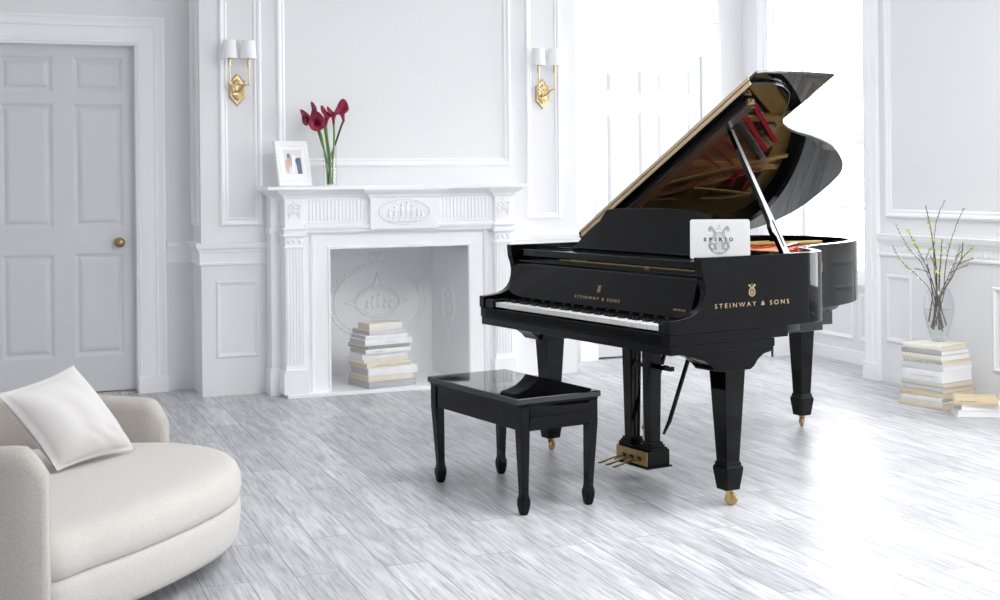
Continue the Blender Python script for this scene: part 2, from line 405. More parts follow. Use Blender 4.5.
# door casings: mitred inverted U
def casing_u(g, fn, x0, x1, zt, w, prof):
    """prof=[(t 0..w from inner to outer, height)]"""
    loops = []
    for t, h in prof:
        loops.append([fn(x0 - t, 0, h), fn(x0 - t, zt + t, h), fn(x1 + t, zt + t, h), fn(x1 + t, 0, h)])
    return g.loft(loops, False, False)
CP = [(-.003, -.12), (0, .012), (.012, .016), (.014, .024), (.022, .026), (.026, .020), (.034, .024), (.110, .030), (.118, .036), (.130, .030), (.150, .036), (.166, .044), (.178, .040), (.180, 0)]
CPR = [(t * .14 / .18, h) for t, h in CP]
CPR[0] = (-.003, -.02)
trim(casing_u(G(), fy(YL), DL[0], DL[1], DL[2], .18, CP).box(.838, 1.018, YL - .052, YL, 0, .10).box(DL[0] - .18, DL[0], YL - .052, YL, 0, .10), smooth=30)
trim(casing_u(G(), fy(YR), DR[0], DR[1], DR[2], .14, CPR).box(DR[0] - .14, DR[0], YR - .05, YR, 0, .11).box(DR[1], DR[1] + .14, YR - .05, YR, 0, .11), smooth=30)

# doors: six raised panels
def door(name, x0, x1, z0, z1, yf, m, rows, cols):
    g = G(); xs = [x0] + [c for p in cols for c in p] + [x1]; zs = [z0] + [c for p in rows for c in p] + [z1]
    for i in range(len(xs) - 1):
        for j in range(len(zs) - 1):
            a, b, c, d = xs[i], xs[i + 1], zs[j], zs[j + 1]
            if i % 2 == 1 and j % 2 == 1:
                g.frame(fy(yf), a, c, b, d, [(0, 0), (.006, -.002), (.016, -.010), (.022, -.012), (.030, -.012), (.034, -.009), (.058, -.001), (.062, -.001)], fill=True)
            else:
                g.add([(a, yf, c), (b, yf, c), (b, yf, d), (a, yf, d)], [(0, 1, 2, 3)])
    g.box(x0, x1, yf + .014, yf + .045, z0, z1)
    for a, b, c, d in ((x0, x0, z0, z1), (x1, x1, z0, z1)):
        g.add([(a, yf, c), (a, yf + .03, c), (a, yf + .03, d), (a, yf, d)], [(0, 1, 2, 3)])
    return struct(g.build(name, m, smooth=25))
d1 = door('door_1', DL[0], DL[1], .012, DL[2], YL + .07, M_DOOR,
          [(.235, .885), (1.045, 1.825), (1.895, 2.12)], [(.03, .345), (.46, .765)])
knob = G()
pr = [(.002, 0), (.030, 0), (.031, .004), (.026, .008), (.012, .012), (.010, .030), (.016, .036), (.027, .044), (.031, .056), (.028, .066), (.018, .074), (.002, .077)]
knob.lathe(pr, n=28).xf(Matrix.Translation((.735, YL + .072, .948)) @ Matrix.Rotation(PI / 2, 4, 'X'))
k = knob.build('door_knob', M_BRONZE, d1, smooth=40); k['label'] = 'round aged brass door knob'
trim(G().box(DL[0], DL[1], YL - .01, YL + .12, .0, .006), M_FLOOR)
d2 = door('door_2', DR[0] - .0, DR[1] + .0, .012, DR[2], YR + .01, M_DOOR2,
          [(.235, .885), (1.045, 1.815), (1.935, 2.125)], [(4.185, 4.49), (4.60, 4.90)])
for z in (1.99, 1.09, .28):
    G().box(DR[0] - .004, DR[0] + .010, YR + .004, YR + .022, z - .05, z + .05).build('hinge', M_STEEL, d2)

# windows
def window(idx, fn, a, b, z0, z1, reveal):
    g = G()
    def bar(p0, p1, q0, q1, h0, h1):
        P = [fn(p, q, h) for h in (h0, h1) for (p, q) in ((p0, q0), (p1, q0), (p1, q1), (p0, q1))]
        g.add(P, [(0, 3, 2, 1), (4, 5, 6, 7), (0, 1, 5, 4), (1, 2, 6, 5), (2, 3, 7, 6), (3, 0, 4, 7)])
    f = .05; zm = (z0 + z1) / 2 - .18
    bar(a, a + f, z0, z1, -.04, .06); bar(b - f, b, z0, z1, -.04, .06); bar(a, b, z1 - f, z1, -.04, .06); bar(a, b, z0, z0 + .05, -.04, .09)
    bar(a + f, b - f, zm - .03, zm + .03, .0, .045)
    for s0, s1, h in ((z0 + .05, zm, .03), (zm, z1 - f, .0)):
        bar(a + f, a + f + .05, s0, s1, h, h + .04); bar(b - f - .05, b - f, s0, s1, h, h + .04); bar(a + f, b - f, s0, s0 + .05, h, h + .04); bar(a + f, b - f, s1 - .05, s1, h, h + .04)
        w = (b - a - 2 * f)
        if s0 < 1: bar(a + f, b - f, (s0 + s1) / 2 - .009, (s0 + s1) / 2 + .009, h + .008, h + .034)
    o = struct(g.build('window_%d' % idx, M_TRIM, bevel=.003))
    g = G()
    P = [fn(p, q, .02) for (p, q) in ((a + f, z0 + .05), (b - f, z0 + .05), (b - f, z1 - f), (a + f, z1 - f))]
    g.add(P, [(0, 1, 2, 3)]); g.build('pane', M_PANE, o)
    return o
for i, (a, b, z0, z1) in enumerate(WIN):
    window(i + 1, lambda p, q, h: (NX - h, p, q), a, b, z0, z1, 0)
    # fluted casing
    prof = [(0, -.0), (0, .02), (.01, .024), (.016, .02), (.04, .026), (.06, .022), (.064, .03), (.09, .032), (.095, .024), (.12, .03), (.142, .026), (.146, 0)]
    g = casing_u(G(), fx(RW), a, b, z1, .146, prof)
    for y in (a - .15, b): g.box(RW - .04, RW, y, y + .15, 0, .11)
    trim(g, smooth=30)
    # panelled reveals (folded shutters) and the panel under the sill
    for yy, sg in ((a, 1), (b, -1)):
        g = G()
        for z_a, z_b in ((.62, 1.50), (1.56, 2.9)):
            g.frame(lambda x, z, h: (x, yy + sg * h, z), RW + .03, z_a, RW + .15, z_b, [(0, 0), (0, .014), (.012, .018), (.02, .012), (.028, .012), (.034, .016), (.06, .016)])
            g.frame(lambda x, z, h: (x, yy + sg * h, z), RW + .165, z_a, RW + .285, z_b, [(0, 0), (0, .014), (.012, .018), (.02, .012), (.028, .012), (.034, .016), (.06, .016)])
        trim(g)
    g = G()
    m_ = (a + b) / 2
    g.frame(fx(NX), a + .06, .16, m_ - .03, .50, LP); g.frame(fx(NX), m_ + .03, .16, b - .06, .50, LP); g.box(NX - .05, NX, a, b, z0 - .02, z0 + .012); g.box(NX - .015, NX, a, b, 0, .09)
    trim(g, M_TRIM)
for i, (a, b, z0, z1) in enumerate(WBK):
    window(i + 1 + len(WIN), lambda p, q, h: (p, Y0 - .1 + h, q), a, b, z0, z1, 0)
for i, (a, b, z0, z1) in enumerate(WLF):
    window(i + 1 + len(WIN) + len(WBK), lambda p, q, h: (X0 - .1 + h, p, q), a, b, z0, z1, 0)
#@@OBJECTS
# ------------------------------------------------------------------ fireplace
fp = thing('fireplace', 'white carved marble fireplace with fluted pilasters and a cast firebox', 'fireplace', (2.4, 8.34, 0))
FO = Vector((2.4, 8.34, 0))
def fpart(g, name, m=M_MARBLE, parent=None, **k):
    g.xf(Matrix.Translation(-FO))
    return g.build(name, m, parent or fp, **k)
FYF = 8.13      # face of the slips
HZ = .022
fpart(G().box(1.655, 3.135, 8.045, YB, 0.0, HZ).box(FX0, FX1, YB, 8.72, 0, HZ), 'hearth_slab', bevel=.003)
g = G()   # body: slips around the opening
def fbody(g, a, b, y, z0, z1): g.box(a, b, y, YB + .02, z0, z1)
fbody(g, 1.59, 1.665, 8.21, 0, 1.20); fbody(g, 3.125, 3.20, 8.21, 0, 1.20)
fbody(g, 1.66, FX0, FYF, HZ, 1.0); fbody(g, FX1, 3.13, FYF, HZ, 1.0); fbody(g, FX0, FX1, FYF, FZ, 1.0)
fpart(g, 'surround', bevel=.002)
g = G()   # raised mouldings around the opening
g.loft([[(FX0 - t, FYF - h, HZ), (FX0 - t, FYF - h, FZ + t), (FX1 + t, FYF - h, FZ + t), (FX1 + t, FYF - h, HZ)] for t, h in [(0, 0), (0, .012), (.012, .016), (.018, .006), (.10, .006), (.104, .020), (.120, .026), (.130, .012), (.132, 0)]], False, False)
fpart(g, 'opening_moulding', smooth=30)
# frieze, fluted
fpart(G().box(1.66, 3.13, 8.105, YB, 1.005, 1.235), 'frieze', bevel=.002)
for a, b in ((1.80, 2.175), (2.645, 3.005)):
    g = G()
    n = int((b - a) / .0225)
    for i in range(n):
        x = a + (i + .5) * (b - a) / n; r = .0075
        pts = [(x + r * math.cos(t), 8.105 - r * .9 * math.sin(t)) for t in [PI * k / 6 for k in range(7)]]
        g.prism(pts, 'z', 1.075, 1.205)
    g.box(a - .004, b + .004, 8.097, 8.106, 1.062, 1.072); g.box(a - .004, b + .004, 8.097, 8.106, 1.208, 1.216)
    fpart(g, 'fluting', smooth=40)
g = G()   # ledge under the frieze
PF = [(0, 1.0), (.010, 1.002), (.016, 1.012), (.016, 1.022), (.028, 1.028), (.030, 1.042), (.012, 1.052), (.0, 1.058)]
PILX = ((1.652, 1.772), (3.020, 3.140)); CT = (2.187, 2.632)
g.sweep([(1.78, 8.105), (3.012, 8.105)], PF)
fpart(g, 'ledge_moulding', smooth=30)
# centre tablet with oval relief
t_ = fpart(G().box(CT[0], CT[1], 8.062, 8.11, 1.018, 1.238), 'centre_tablet', bevel=.003)
g = G(); cx, cz = 2.41, 1.128
for rx, rz, r in ((.165, .078, .006), (.150, .066, .003)):
    g.tube([(cx + rx * math.cos(2 * PI * k / 48), 8.060, cz + rz * math.sin(2 * PI * k / 48)) for k in range(49)], r, 6)
rr = random.Random(3)
for i, (dx, h_) in enumerate([(-.10, .05), (-.065, .075), (-.02, .09), (.015, .10), (.05, .085), (.085, .06), (.115, .045)]):
    x = cx + dx; g.ball((x, 8.060, cz - .045 + h_ * .45), .012, .010, h_ * .45, 8, 6); g.ball((x + rr.uniform(-.004, .004), 8.058, cz - .045 + h_ * .98), .0085, .009, .010, 8, 6)
    g.tube([(x, 8.058, cz + .01), (x + .016, 8.054, cz), (x + .028, 8.056, cz + .012)], .004, 6)
    g.tube([(x, 8.060, cz - .02), (x - .012, 8.056, cz - .045), (x - .016, 8.058, cz - .058)], .005, 6)
g.tube([(cx - .13, 8.058, cz - .055), (cx, 8.057, cz - .062), (cx + .13, 8.058, cz - .052)], .005, 6)
fpart(g, 'oval_relief', parent=t_, smooth=60)
# cornice shelf
g = G()
PS = [(0, 1.215), (.006, 1.216), (.012, 1.226), (.016, 1.236), (.040, 1.250), (.052, 1.262), (.056, 1.268), (.056, 1.270), (0, 1.270)]
pathS = [(1.64, YB), (1.64, 8.10), (1.645, 8.082), (1.78, 8.082), (1.78, 8.105), (CT[0] - .004, 8.105), (CT[0] - .004, 8.062), (CT[1] + .004, 8.062), (CT[1] + .004, 8.105), (3.012, 8.105), (3.012, 8.082), (3.15, 8.082), (3.155, 8.10), (3.155, YB)]
g.sweep([(1.60, YB), (1.60, 8.21), (1.652, 8.21), (1.652, 8.078), (1.776, 8.078), (1.776, 8.105), (CT[0], 8.105), (CT[0], 8.062), (CT[1], 8.062), (CT[1], 8.105), (3.016, 8.105), (3.016, 8.078), (3.140, 8.078), (3.140, 8.21), (3.19, 8.21), (3.19, YB)], PS)
fpart(g, 'cornice_moulding', smooth=30)
fpart(G().box(1.535, 3.255, 8.012, YB, 1.268, 1.292), 'mantel_shelf', bevel=.005)
# pilasters
def bow(g, cx, cz, y, s):
    for sg in (-1, 1):
        g.tube(catmull([(cx, y, cz), (cx + sg * .02 * s, y - .004, cz + .016 * s), (cx + sg * .036 * s, y - .004, cz + .008 * s), (cx + sg * .026 * s, y - .002, cz - .006 * s), (cx, y, cz)], 5), .0042 * s, 6)
        g.tube(catmull([(cx, y, cz), (cx + sg * .012 * s, y - .003, cz - .03 * s), (cx + sg * .034 * s, y, cz - .068 * s)], 5), [.003 * s] * 5 + [.0045 * s] * 6, 6)
        g.ball((cx + sg * .032 * s, y, cz - .034 * s), .008 * s, .006, .022 * s, 8, 6)
    g.ball((cx, y - .002, cz), .008 * s, .007, .008 * s, 8, 6); g.ball((cx, y, cz - .026 * s), .006 * s, .005, .014 * s, 8, 6)
    g.ball((cx, y, cz + .03 * s), .006 * s, .005, .010 * s, 8, 6)
for a, b in PILX:
    p = fpart(G().box(a, b, 8.078, YB, HZ, 1.23), 'pilaster', bevel=.002)
    g = G(); n = 5
    for i in range(n + 1):
        x = a + .012 + i * (b - a - .024) / n; g.prism([(x - .0045, 8.078), (x - .003, 8.070), (x + .003, 8.070), (x + .0045, 8.078)], 'z', .20, .915)
    fpart(g, 'fluting', parent=p)
    g = G().box(a - .008, b + .008, 8.068, YB, .915, .925).box(a - .014, b + .014, 8.060, YB, .985, 1.003).box(a - .008, b + .008, 8.066, YB, 1.003, 1.026).box(a - .016, b + .016, 8.054, YB, 1.026, 1.040)
    fpart(g, 'capital', parent=p, bevel=.003)
    g = G(); bow(g, (a + b) / 2, 1.165, 8.076, 1.05)
    fpart(g, 'carved_bow', parent=p, smooth=60); g = G()
    for dx in (-.036, 0, .036): g.ball(((a + b) / 2 + dx, 8.076, .955), .013, .007, .017, 8, 6); g.ball(((a + b) / 2 + dx * .5, 8.076, .965), .006, .006, .01, 8, 6)
    fpart(g, 'carved_leaves', parent=p, smooth=60)
    g = G(); g.prism([(a - .018, HZ), (b + .018, HZ), (b + .018, .150), (b + .006, .172), (a - .006, .172), (a - .018, .150)], 'y', 8.052, YB)
    fpart(g, 'plinth', parent=p, bevel=.004)
for sx, a, b in ((-1, 1.588, 1.655), (1, 3.137, 3.204)):
    g = G().box(a, b, 8.20, YB, 0, 1.22).box(a - .010, b + .0, 8.19, YB, 1.0, 1.035) if sx < 0 else G().box(a, b, 8.20, YB, 0, 1.22).box(a, b + .010, 8.19, YB, 1.0, 1.035)
    g.box(a - .012, b, 8.185, YB, 0, .17) if sx < 0 else g.box(a, b + .012, 8.185, YB, 0, .17)
    fpart(g, 'return_pilaster', bevel=.003)
# firebox: back plate and splayed cheeks with cast relief
BKX0, BKX1, BKY = 2.045, 2.785, 8.70
g = G().box(BKX0 - .02, BKX1 + .02, BKY, BKY + .03, HZ, FZ + .05)
fb = fpart(g, 'firebox_back', M_IRONW)
g = G(); oc = (2.405, .508); yk = BKY - .001
g.tube([(oc[0] + .152 * math.cos(2 * PI * k / 48), yk, oc[1] + .100 * math.sin(2 * PI * k / 48)) for k in range(49)], .009, 6)
for k in range(56): g.ball((oc[0] + .138 * math.cos(2 * PI * k / 56), yk, oc[1] + .087 * math.sin(2 * PI * k / 56)), .006, n=6, m=4)
for k in range(52):   # laurel wreath
    t = 2 * PI * k / 52
    for rr_, da in ((1.0, .35), (.90, -.35)):
        x, z = oc[0] + .335 * rr_ * math.cos(t), oc[1] + .255 * rr_ * math.sin(t)
        dx, dz = math.cos(t + da + PI / 2) * .020, math.sin(t + da + PI / 2) * .020
        if z > HZ + .03: g.tube([(x - dx, yk, z - dz), (x, yk - .001, z), (x + dx, yk, z + dz)], [.002, .009, .002], 5)
for sx in (-1, 1):
    for sz in (-1, 1):
        g.tube(catmull([(oc[0], yk, oc[1] + sz * .20), (oc[0] + sx * .03, yk, oc[1] + sz * .115), (oc[0] + sx * .105, yk, oc[1] + sz * .045), (oc[0] + sx * .235, yk, oc[1])], 6), .006, 6)
    g.tube(catmull([(oc[0], yk, .80), (oc[0] + sx * .03, yk, .835), (oc[0] + sx * .055, yk, .80), (oc[0] + sx * .03, yk, .775)], 6), .008, 6)
    for q in range(3): g.ball((oc[0] + sx * (.02 + .03 * q), yk, .755 + .012 * (2 - q)), .012, .005, .008, 8, 6)
g.tube([(oc[0], yk, .72), (oc[0], yk, .84)], .004, 6)
for dx, hh in ((-.07, .05), (-.03, .08), (.01, .09), (.05, .06), (.09, .05)):
    g.ball((oc[0] + dx, yk, oc[1] - .05 + hh * .5), .018, .012, hh * .5, 8, 6); g.ball((oc[0] + dx, yk, oc[1] - .05 + hh * 1.05), .011, .012, .011, 8, 6); g.tube([(oc[0] + dx, yk - .004, oc[1] + .01), (oc[0] + dx + .03, yk - .008, oc[1] - .02)], .006, 6)
fpart(g, 'cast_relief', M_IRONW, fb, smooth=60)
for sx, xa, xb in ((-1, FX0, BKX0), (1, FX1, BKX1)):
    g = G(); w = .03 * sx
    g.prism([(xa, FYF + .02), (xb, BKY + .01), (xb + w, BKY + .01), (xa + w * 1.2, FYF + .02)], 'z', HZ, FZ + .02)
    ck = fpart(g, 'firebox_cheek', M_IRONW)
    L_ = math.hypot(xb - xa, BKY - FYF); M = basis((xa, FYF + .02, 0), (xb - xa, BKY - FYF - .02, 0), (0, 0, 1))
    sgn = 1 if sx > 0 else -1
    g = G(); g.frame(lambda x, z, h: (x, z, h * sgn), .10, .10, .50, .86, [(0, 0), (.003, .005), (.010, .006), (.016, 0)])
    c = (.29, .50)
    g.tube([(c[0] + .085 * math.cos(2 * PI * k / 40), c[1] + .13 * math.sin(2 * PI * k / 40), 0) for k in range(41)], .006, 6)
    for k in range(36): g.ball((c[0] + .070 * math.cos(2 * PI * k / 36), c[1] + .113 * math.sin(2 * PI * k / 36), 0), .004, n=6, m=4)
    for s2 in (-1, 1): g.tube(catmull([(c[0] - .05, c[1] + s2 * .13, 0), (c[0], c[1] + s2 * .17, 0), (c[0], c[1] + s2 * .26, 0)], 5), .004, 6); g.tube(catmull([(c[0] + .05, c[1] + s2 * .13, 0), (c[0] + .01, c[1] + s2 * .17, 0), (c[0], c[1] + s2 * .26, 0)], 5), .004, 6)
    g.ball((c[0], c[1] + .03, 0), .03, .05, .006, 10, 6); g.ball((c[0], c[1] - .04, 0), .022, .04, .006, 10, 6)
    g.xf(M); fpart(g, 'cast_relief', M_IRONW, ck, smooth=60)
fpart(G().box(FX0 - .01, FX1 + .01, FYF + .02, BKY + .03, FZ, FZ + .03), 'firebox_lintel', M_IRONW)

# ------------------------------------------------------------------ books
C_ = {'white': (.82, .82, .83), 'gray': (.42, .42, .43), 'lgray': (.62, .62, .63), 'cream': (.74, .69, .58), 'olive': (.33, .34, .30), 'tan': (.62, .52, .39), 'greige': (.55, .54, .50), 'kraft': (.66, .53, .34), 'pearl': (.72, .73, .74), 'ivory': (.80, .78, .70), 'sand': (.66, .60, .48)}
M_C = {k: varied(mat('book_cover_' + k, c, .55), tuple(x * .95 for x in c), tuple(min(1, x * 1.04) for x in c), (12, 12, 40)) for k, c in C_.items()}
def page_mat(n, c):
    m = mat(n, c, .8); nt = m.node_tree; p = nt.nodes['Principled BSDF']
    tc = nt.nodes.new('ShaderNodeTexCoord'); w = nt.nodes.new('ShaderNodeTexWave'); w.bands_direction = 'Z'; w.inputs['Scale'].default_value = 160; w.inputs['Distortion'].default_value = .6
    b = nt.nodes.new('ShaderNodeBump'); b.inputs['Strength'].default_value = .3; b.inputs['Distance'].default_value = .001
    nt.links.new(tc.outputs['Object'], w.inputs[0]); nt.links.new(w.outputs[0], b.inputs['Height']); nt.links.new(b.outputs[0], p.inputs['Normal']); return m
M_PG = {'white': page_mat('white_page_edges', (.80, .80, .80)), 'aged': page_mat('aged_page_edges', (.72, .62, .48)), 'gray': page_mat('grey_page_edges', (.52, .52, .53))}
def book(label, loc, rz, L, D, T, cover, pages, group, title=None, ink=None, tsize=.6, tpos=.3, spine=True, cov=.0025, twidth=None):
    """spine along local x at y=0, front-left corner at the origin, fore edge at y=D"""
    t = thing('book', label, 'book', loc, rz, group); c = cov
    if spine:
        g = G().prism([(0, 0), (D, 0), (D, c), (c * 1.6, c), (c * 1.6, T - c), (D, T - c), (D, T), (0, T), (-.002, T * .8), (-.003, T * .5), (-.002, T * .2)], 'x', 0, L)
    else:   # fore edge shown: spine on the far side
        g = G().prism([(0, 0), (D, 0), (D, T), (0, T), (0, T - c), (D - c, T - c), (D - c, c), (0, c)], 'x', 0, L)
    g.build('cover', M_C[cover], t, bevel=.0006)
    e = .003
    G().box(e, L - e, (c * 1.6 if spine else e), (D - e if spine else D - c), c, T - c).build('page_block', M_PG[pages], t)
    if title:
        text_obj(title, T * tsize, 'title_lettering', ink or M_INKG, t, basis((L * tpos, -.0034, T * (.5 - tsize * .36)), (1, 0, 0), (0, 0, 1)), .0002, 1.15, width=twidth)
    return t
# stack in the firebox (bottom to top)
FS = [('gray', 'gray', .332, .285, .040, 0, 0, 0), ('cream', 'aged', .318, .275, .038, .002, .012, -1), ('white', 'gray', .352, .235, .048, -.002, .004, 1), ('cream', 'aged', .322, .235, .029, -.010, .010, 2),
      ('cream', 'white', .315, .215, .026, -.024, .022, 3), ('white', 'white', .318, .185, .032, -.030, .030, -2), ('white', 'gray', .322, .215, .030, -.016, .012, 0), ('olive', 'aged', .305, .262, .022, -.004, .012, 1),
      ('white', 'gray', .342, .205, .038, -.022, .006, 3), ('white', 'gray', .296, .205, .023, -.010, .020, -1), ('lgray', 'gray', .262, .225, .028, .020, .030, 2), ('ivory', 'aged', .235, .16, .045, .022, .030, 0)]
FL = ['thick grey book lying at the bottom of the fireplace stack', 'cream book with aged pages, second from bottom in fireplace stack', 'thick bright white book, third from bottom in fireplace stack, widest of the white ones',
      'cream book with grey title lettering just above the thick white book', 'slim cream and yellow book in the middle of the fireplace stack', 'plain white book below the white titled one in fireplace stack',
      'white book with spaced title lying directly under the olive grey book', 'thin olive grey book in the upper half of the fireplace stack', 'white book with small centred title lying on the olive grey book',
      'thin white book under the grey one near top of fireplace stack', 'slim mid grey book just below the topmost book in the fireplace', 'small chunky ivory book on top of the fireplace stack']
FT = [None, None, None, ('ALTER HAROLD  LONDON FILM', M_INKG, .5, .22), None, None, ('LUSTWARE  C', M_INKG, .34, .20), None, ('ANTIQUITIES', M_INKG, .26, .42), None, ('PORTRAITS', M_C['white'], .40, .42), None]
z = HZ + .0005; base = Vector((2.168, 8.065)); ang = R(13)
for (cv, pg, L, D, T, dx, dy, da), lb, tt in zip(FS, FL, FT):
    p = base + Vector((math.cos(ang), math.sin(ang))) * dx + Vector((-math.sin(ang), math.cos(ang))) * dy
    book(lb, (p.x, p.y, z), ang + R(da * .5), L, D, T, cv, pg, 'books stacked in the fireplace', *( (tt[0], tt[1], tt[2], tt[3]) if tt else ()))
    z += T + .0004
# stack by the right wall: spine towards the window side (-x), pages towards the camera
RS = [('sand', 'aged', .300, .300, .034, 0, 0, 0), ('pearl', 'gray', .280, .270, .026, .012, .004, 0), ('tan', 'aged', .295, .300, .030, .006, .012, 3), ('greige', 'aged', .270, .290, .027, .020, .018, 1), ('greige', 'aged', .285, .270, .028, .008, .022, 0),
      ('white', 'white', .275, .270, .062, .010, .026, -1), ('lgray', 'white', .280, .275, .031, .002, .030, 0), ('ivory', 'aged', .268, .275, .030, .012, .030, 1), ('cream', 'white', .272, .262, .028, .006, .026, -1), ('gray', 'white', .270, .258, .027, .006, .026, 0), ('ivory', 'aged', .258, .250, .028, .016, .022, 1)]
RL = ['sand coloured book at the very bottom of the stack under the twig vase', 'pale blue grey book, second from bottom under the twig vase', 'tan book with faint title, third from bottom under the twig vase', 'thin greige book between the tan one and the marbled grey one', 'marbled grey green old book below the thick white book',
      'thick white book with small title in the middle of the right stack', 'light grey book directly on the thick white one', 'ivory book with large grey serif title reading THE VOYAGES', 'cream book between the titled ivory book and the grey one below the vase', 'grey book with white pages just under the topmost book of the right stack', 'flat ivory book on top of the stack, glass vase of twigs standing on it']
RT = [None, None, ('TULIEN', M_BRONZE, .36, .14), ('NOTES ON ENGLISH', M_INKG, .3, .4), None, ('THE LIVES OF OTHER PAINTERS   N', M_INKG, .16, .22), None, ('THE VOYAGES OF CYTHERS', M_INK, .62, .03), None, ('FORM', M_INKG, .35, .06), None]
z = .0005; ca = R(-75); cb = Vector((4.885, 6.425)); ux = Vector((math.cos(ca), math.sin(ca))); uy = Vector((-math.sin(ca), math.cos(ca)))
for (cv, pg, L, D, T, dx, dy, da), lb, tt in zip(RS, RL, RT):
    p = cb + ux * (dx) + uy * (dy + .004)
    book(lb, (p.x, p.y, z), ca + R(da), L, D, T, cv, pg, 'books stacked under the twig vase', *( (tt[0], tt[1], tt[2], tt[3]) if tt else ()))
    z += T + .0004
RSZ = z
book('white paperback lying at the bottom of the small pile by the right wall', (4.905, 5.940, .0005), R(-27), .34, .155, .036, 'ivory', 'white', 'books in the small pile', spine=False)
book('white book under the kraft coloured one in the small pile', (4.930, 5.938, .037), R(-28), .31, .145, .030, 'white', 'white', 'books in the small pile', spine=False)
book('kraft brown book with small black lettering on top of the small pile', (4.900, 5.955, .0675), R(-35), .225, .155, .036, 'kraft', 'white', 'books in the small pile', 'PRECIS PUBLISHING', M_INK, .24, .12)

# ------------------------------------------------------------------ wall sconces
def sconce(label, x):
    t = thing('wall_sconce', label, 'wall lamp', (x, YB, 1.895), 0, 'brass sconces beside the fireplace')
    def hexp(w, h, k): return [(0, h), (w * .55, h * .72), (w * .55, h * .62), (w, h * .52), (w, -h * .5), (w * .6, -h * .66), (0, -h), (-w * .6, -h * .66), (-w, -h * .5), (-w, h * .52), (-w * .55, h * .62), (-w * .55, h * .72)]
    g = G(); loops = []
    for s_, y in ((1, 0), (1, -.008), (.9, -.013), (.84, -.010), (.70, -.011), (.62, -.017), (.55, -.014)):
        loops.append([(px_ * s_, y, pz * s_) for px_, pz in hexp(.050, .103, 1)])
    g.loft(loops)
    bp = g.build('backplate', M_SCONCE, t, bevel=.001)
    g = G()
    for sz in (-1, 1):
        for q in range(7):
            a = PI * (q + .5) / 7
            g.tube([(0, -.014, sz * .030), (.020 * math.cos(a), -.020, sz * (.030 + .018 * math.sin(a))), (.028 * math.cos(a), -.014, sz * (.034 + .030 * math.sin(a)))], [.002, .005, .002], 6)
        g.ball((0, -.018, sz * .036), .007, n=8, m=6)
    for sx in (-1, 1): g.tube([(sx * .040, -.012, -.045), (sx * .040, -.014, .045)], .003, 6)
    g.build('leaf_relief', M_SCONCE, bp, smooth=60)
    for sx in (-1, 1):
        X = .058
        ax = sx * X
        g = G(); g.tube(catmull([(0, -.016, -.012), (sx * .014, -.045, -.004), (sx * .034, -.072, .022), (ax, -.082, .030)], 6), [.0075] * 6 + [.006] * 13, 8)
        g.tube([(ax, -.082, .028), (ax, -.082, .165)], .0046, 8); g.ball((ax, -.082, .030), .0075, n=8, m=6)
        arm = g.build('arm', M_SCONCE, t, smooth=60)
        g = G(); g.lathe([(.004, .135), (.0085, .138), (.0095, .146), (.0095, .178), (.0105, .182), (.0075, .188), (.004, .205), (.002, .21)], (ax, -.082), 16)
        g.build('candle_cup', M_SCONCE, arm, smooth=40)
        g = G(); g.lathe_shell([(.050, .187), (.039, .300), (.0375, .300), (.0485, .187)], (ax, -.082), 32)
        g.tube([(ax - .053, -.082, .190), (ax + .053, -.082, .190)], .001, 6); g.tube([(ax, -.082, .19), (ax, -.082, .235)], .0035, 6)
        g.ball((ax, -.082, .245), .013, n=10, m=8)
        g.build('lamp_shade', M_SHADE, arm, smooth=50)
    return t
sconce('brass two-arm sconce with white shades on the wall left of the fireplace', 1.415)
sconce('brass two-arm sconce with white shades on the wall right of the fireplace', 3.468)

# ------------------------------------------------------------------ picture frame on the mantel
pf = thing('picture_frame', 'white picture frame with a wedding photo leaning on the left end of the mantel', 'picture frame', (1.728, 8.130, 1.2925), R(20))
tilt = R(13); Mf = Matrix.Rotation(-tilt, 4, 'X')
g = G(); w, hh, iw, ih = .118, .285, .062, .074
izc = .150
outer = [(-w, 0), (w, 0), (w, hh), (-w, hh)]
def ffn(x, z, h): return (x, -h, z)
def rectloop(x0, x1, z0, z1, h): return [(x0, -h, z0), (x1, -h, z0), (x1, -h, z1), (x0, -h, z1)]
g.loft([rectloop(-w, w, 0, hh, 0), rectloop(-w, w, 0, hh, .014), rectloop(-w + .006, w - .006, .006, hh - .006, .019), rectloop(-iw - .008, iw + .008, izc - ih - .008, izc + ih + .008, .017), rectloop(-iw, iw, izc - ih, izc + ih, .012), rectloop(-iw, iw, izc - ih, izc + ih, .006)], True, False)
g.add(rectloop(-w, w, 0, hh, 0), [(0, 1, 2, 3)])
for k in range(40):   # scroll relief on the border
    t = k / 40; per = 2 * (2 * (w - .024) + 2 * .122); 
    a = 2 * PI * t; s_ = max(abs(math.cos(a)), abs(math.sin(a))); x = (w - .023) * math.cos(a) / s_; z = hh / 2 + (hh / 2 - .03) * math.sin(a) / s_
    g.ball((x, -.018, z), .009, .003, .007, 8, 4)
fr = g.xf(Mf).build('frame', M_TRIM, pf, smooth=40)
ph = G().add(rectloop(-iw, iw, izc - ih, izc + ih, .007), [(0, 1, 2, 3)]).xf(Mf).build('photo', M_PHOTO, pf)
def flat(poly, h): return G().prism(poly, 'y', -h, -h - .0006).xf(Mf)
flat([(-.050, izc - .050), (-.052, izc + .000), (-.044, izc + .020), (-.020, izc + .030), (-.006, izc + .022), (.004, izc + .002), (.010, izc - .045), (-.004, izc - .068), (-.030, izc - .070)], .0078).build('printed_figure', M_SKIN, ph)
flat([(-.030, izc - .040), (-.012, izc - .010), (.006, izc + .004), (.020, izc - .012), (.028, izc - .072), (-.030, izc - .073)], .0084).build('printed_figure', M_DRESS, ph)
flat([(-.034, izc + .026), (-.036, izc + .048), (-.024, izc + .058), (-.012, izc + .050), (-.014, izc + .028)], .0086).build('printed_figure', M_HAIRP, ph)
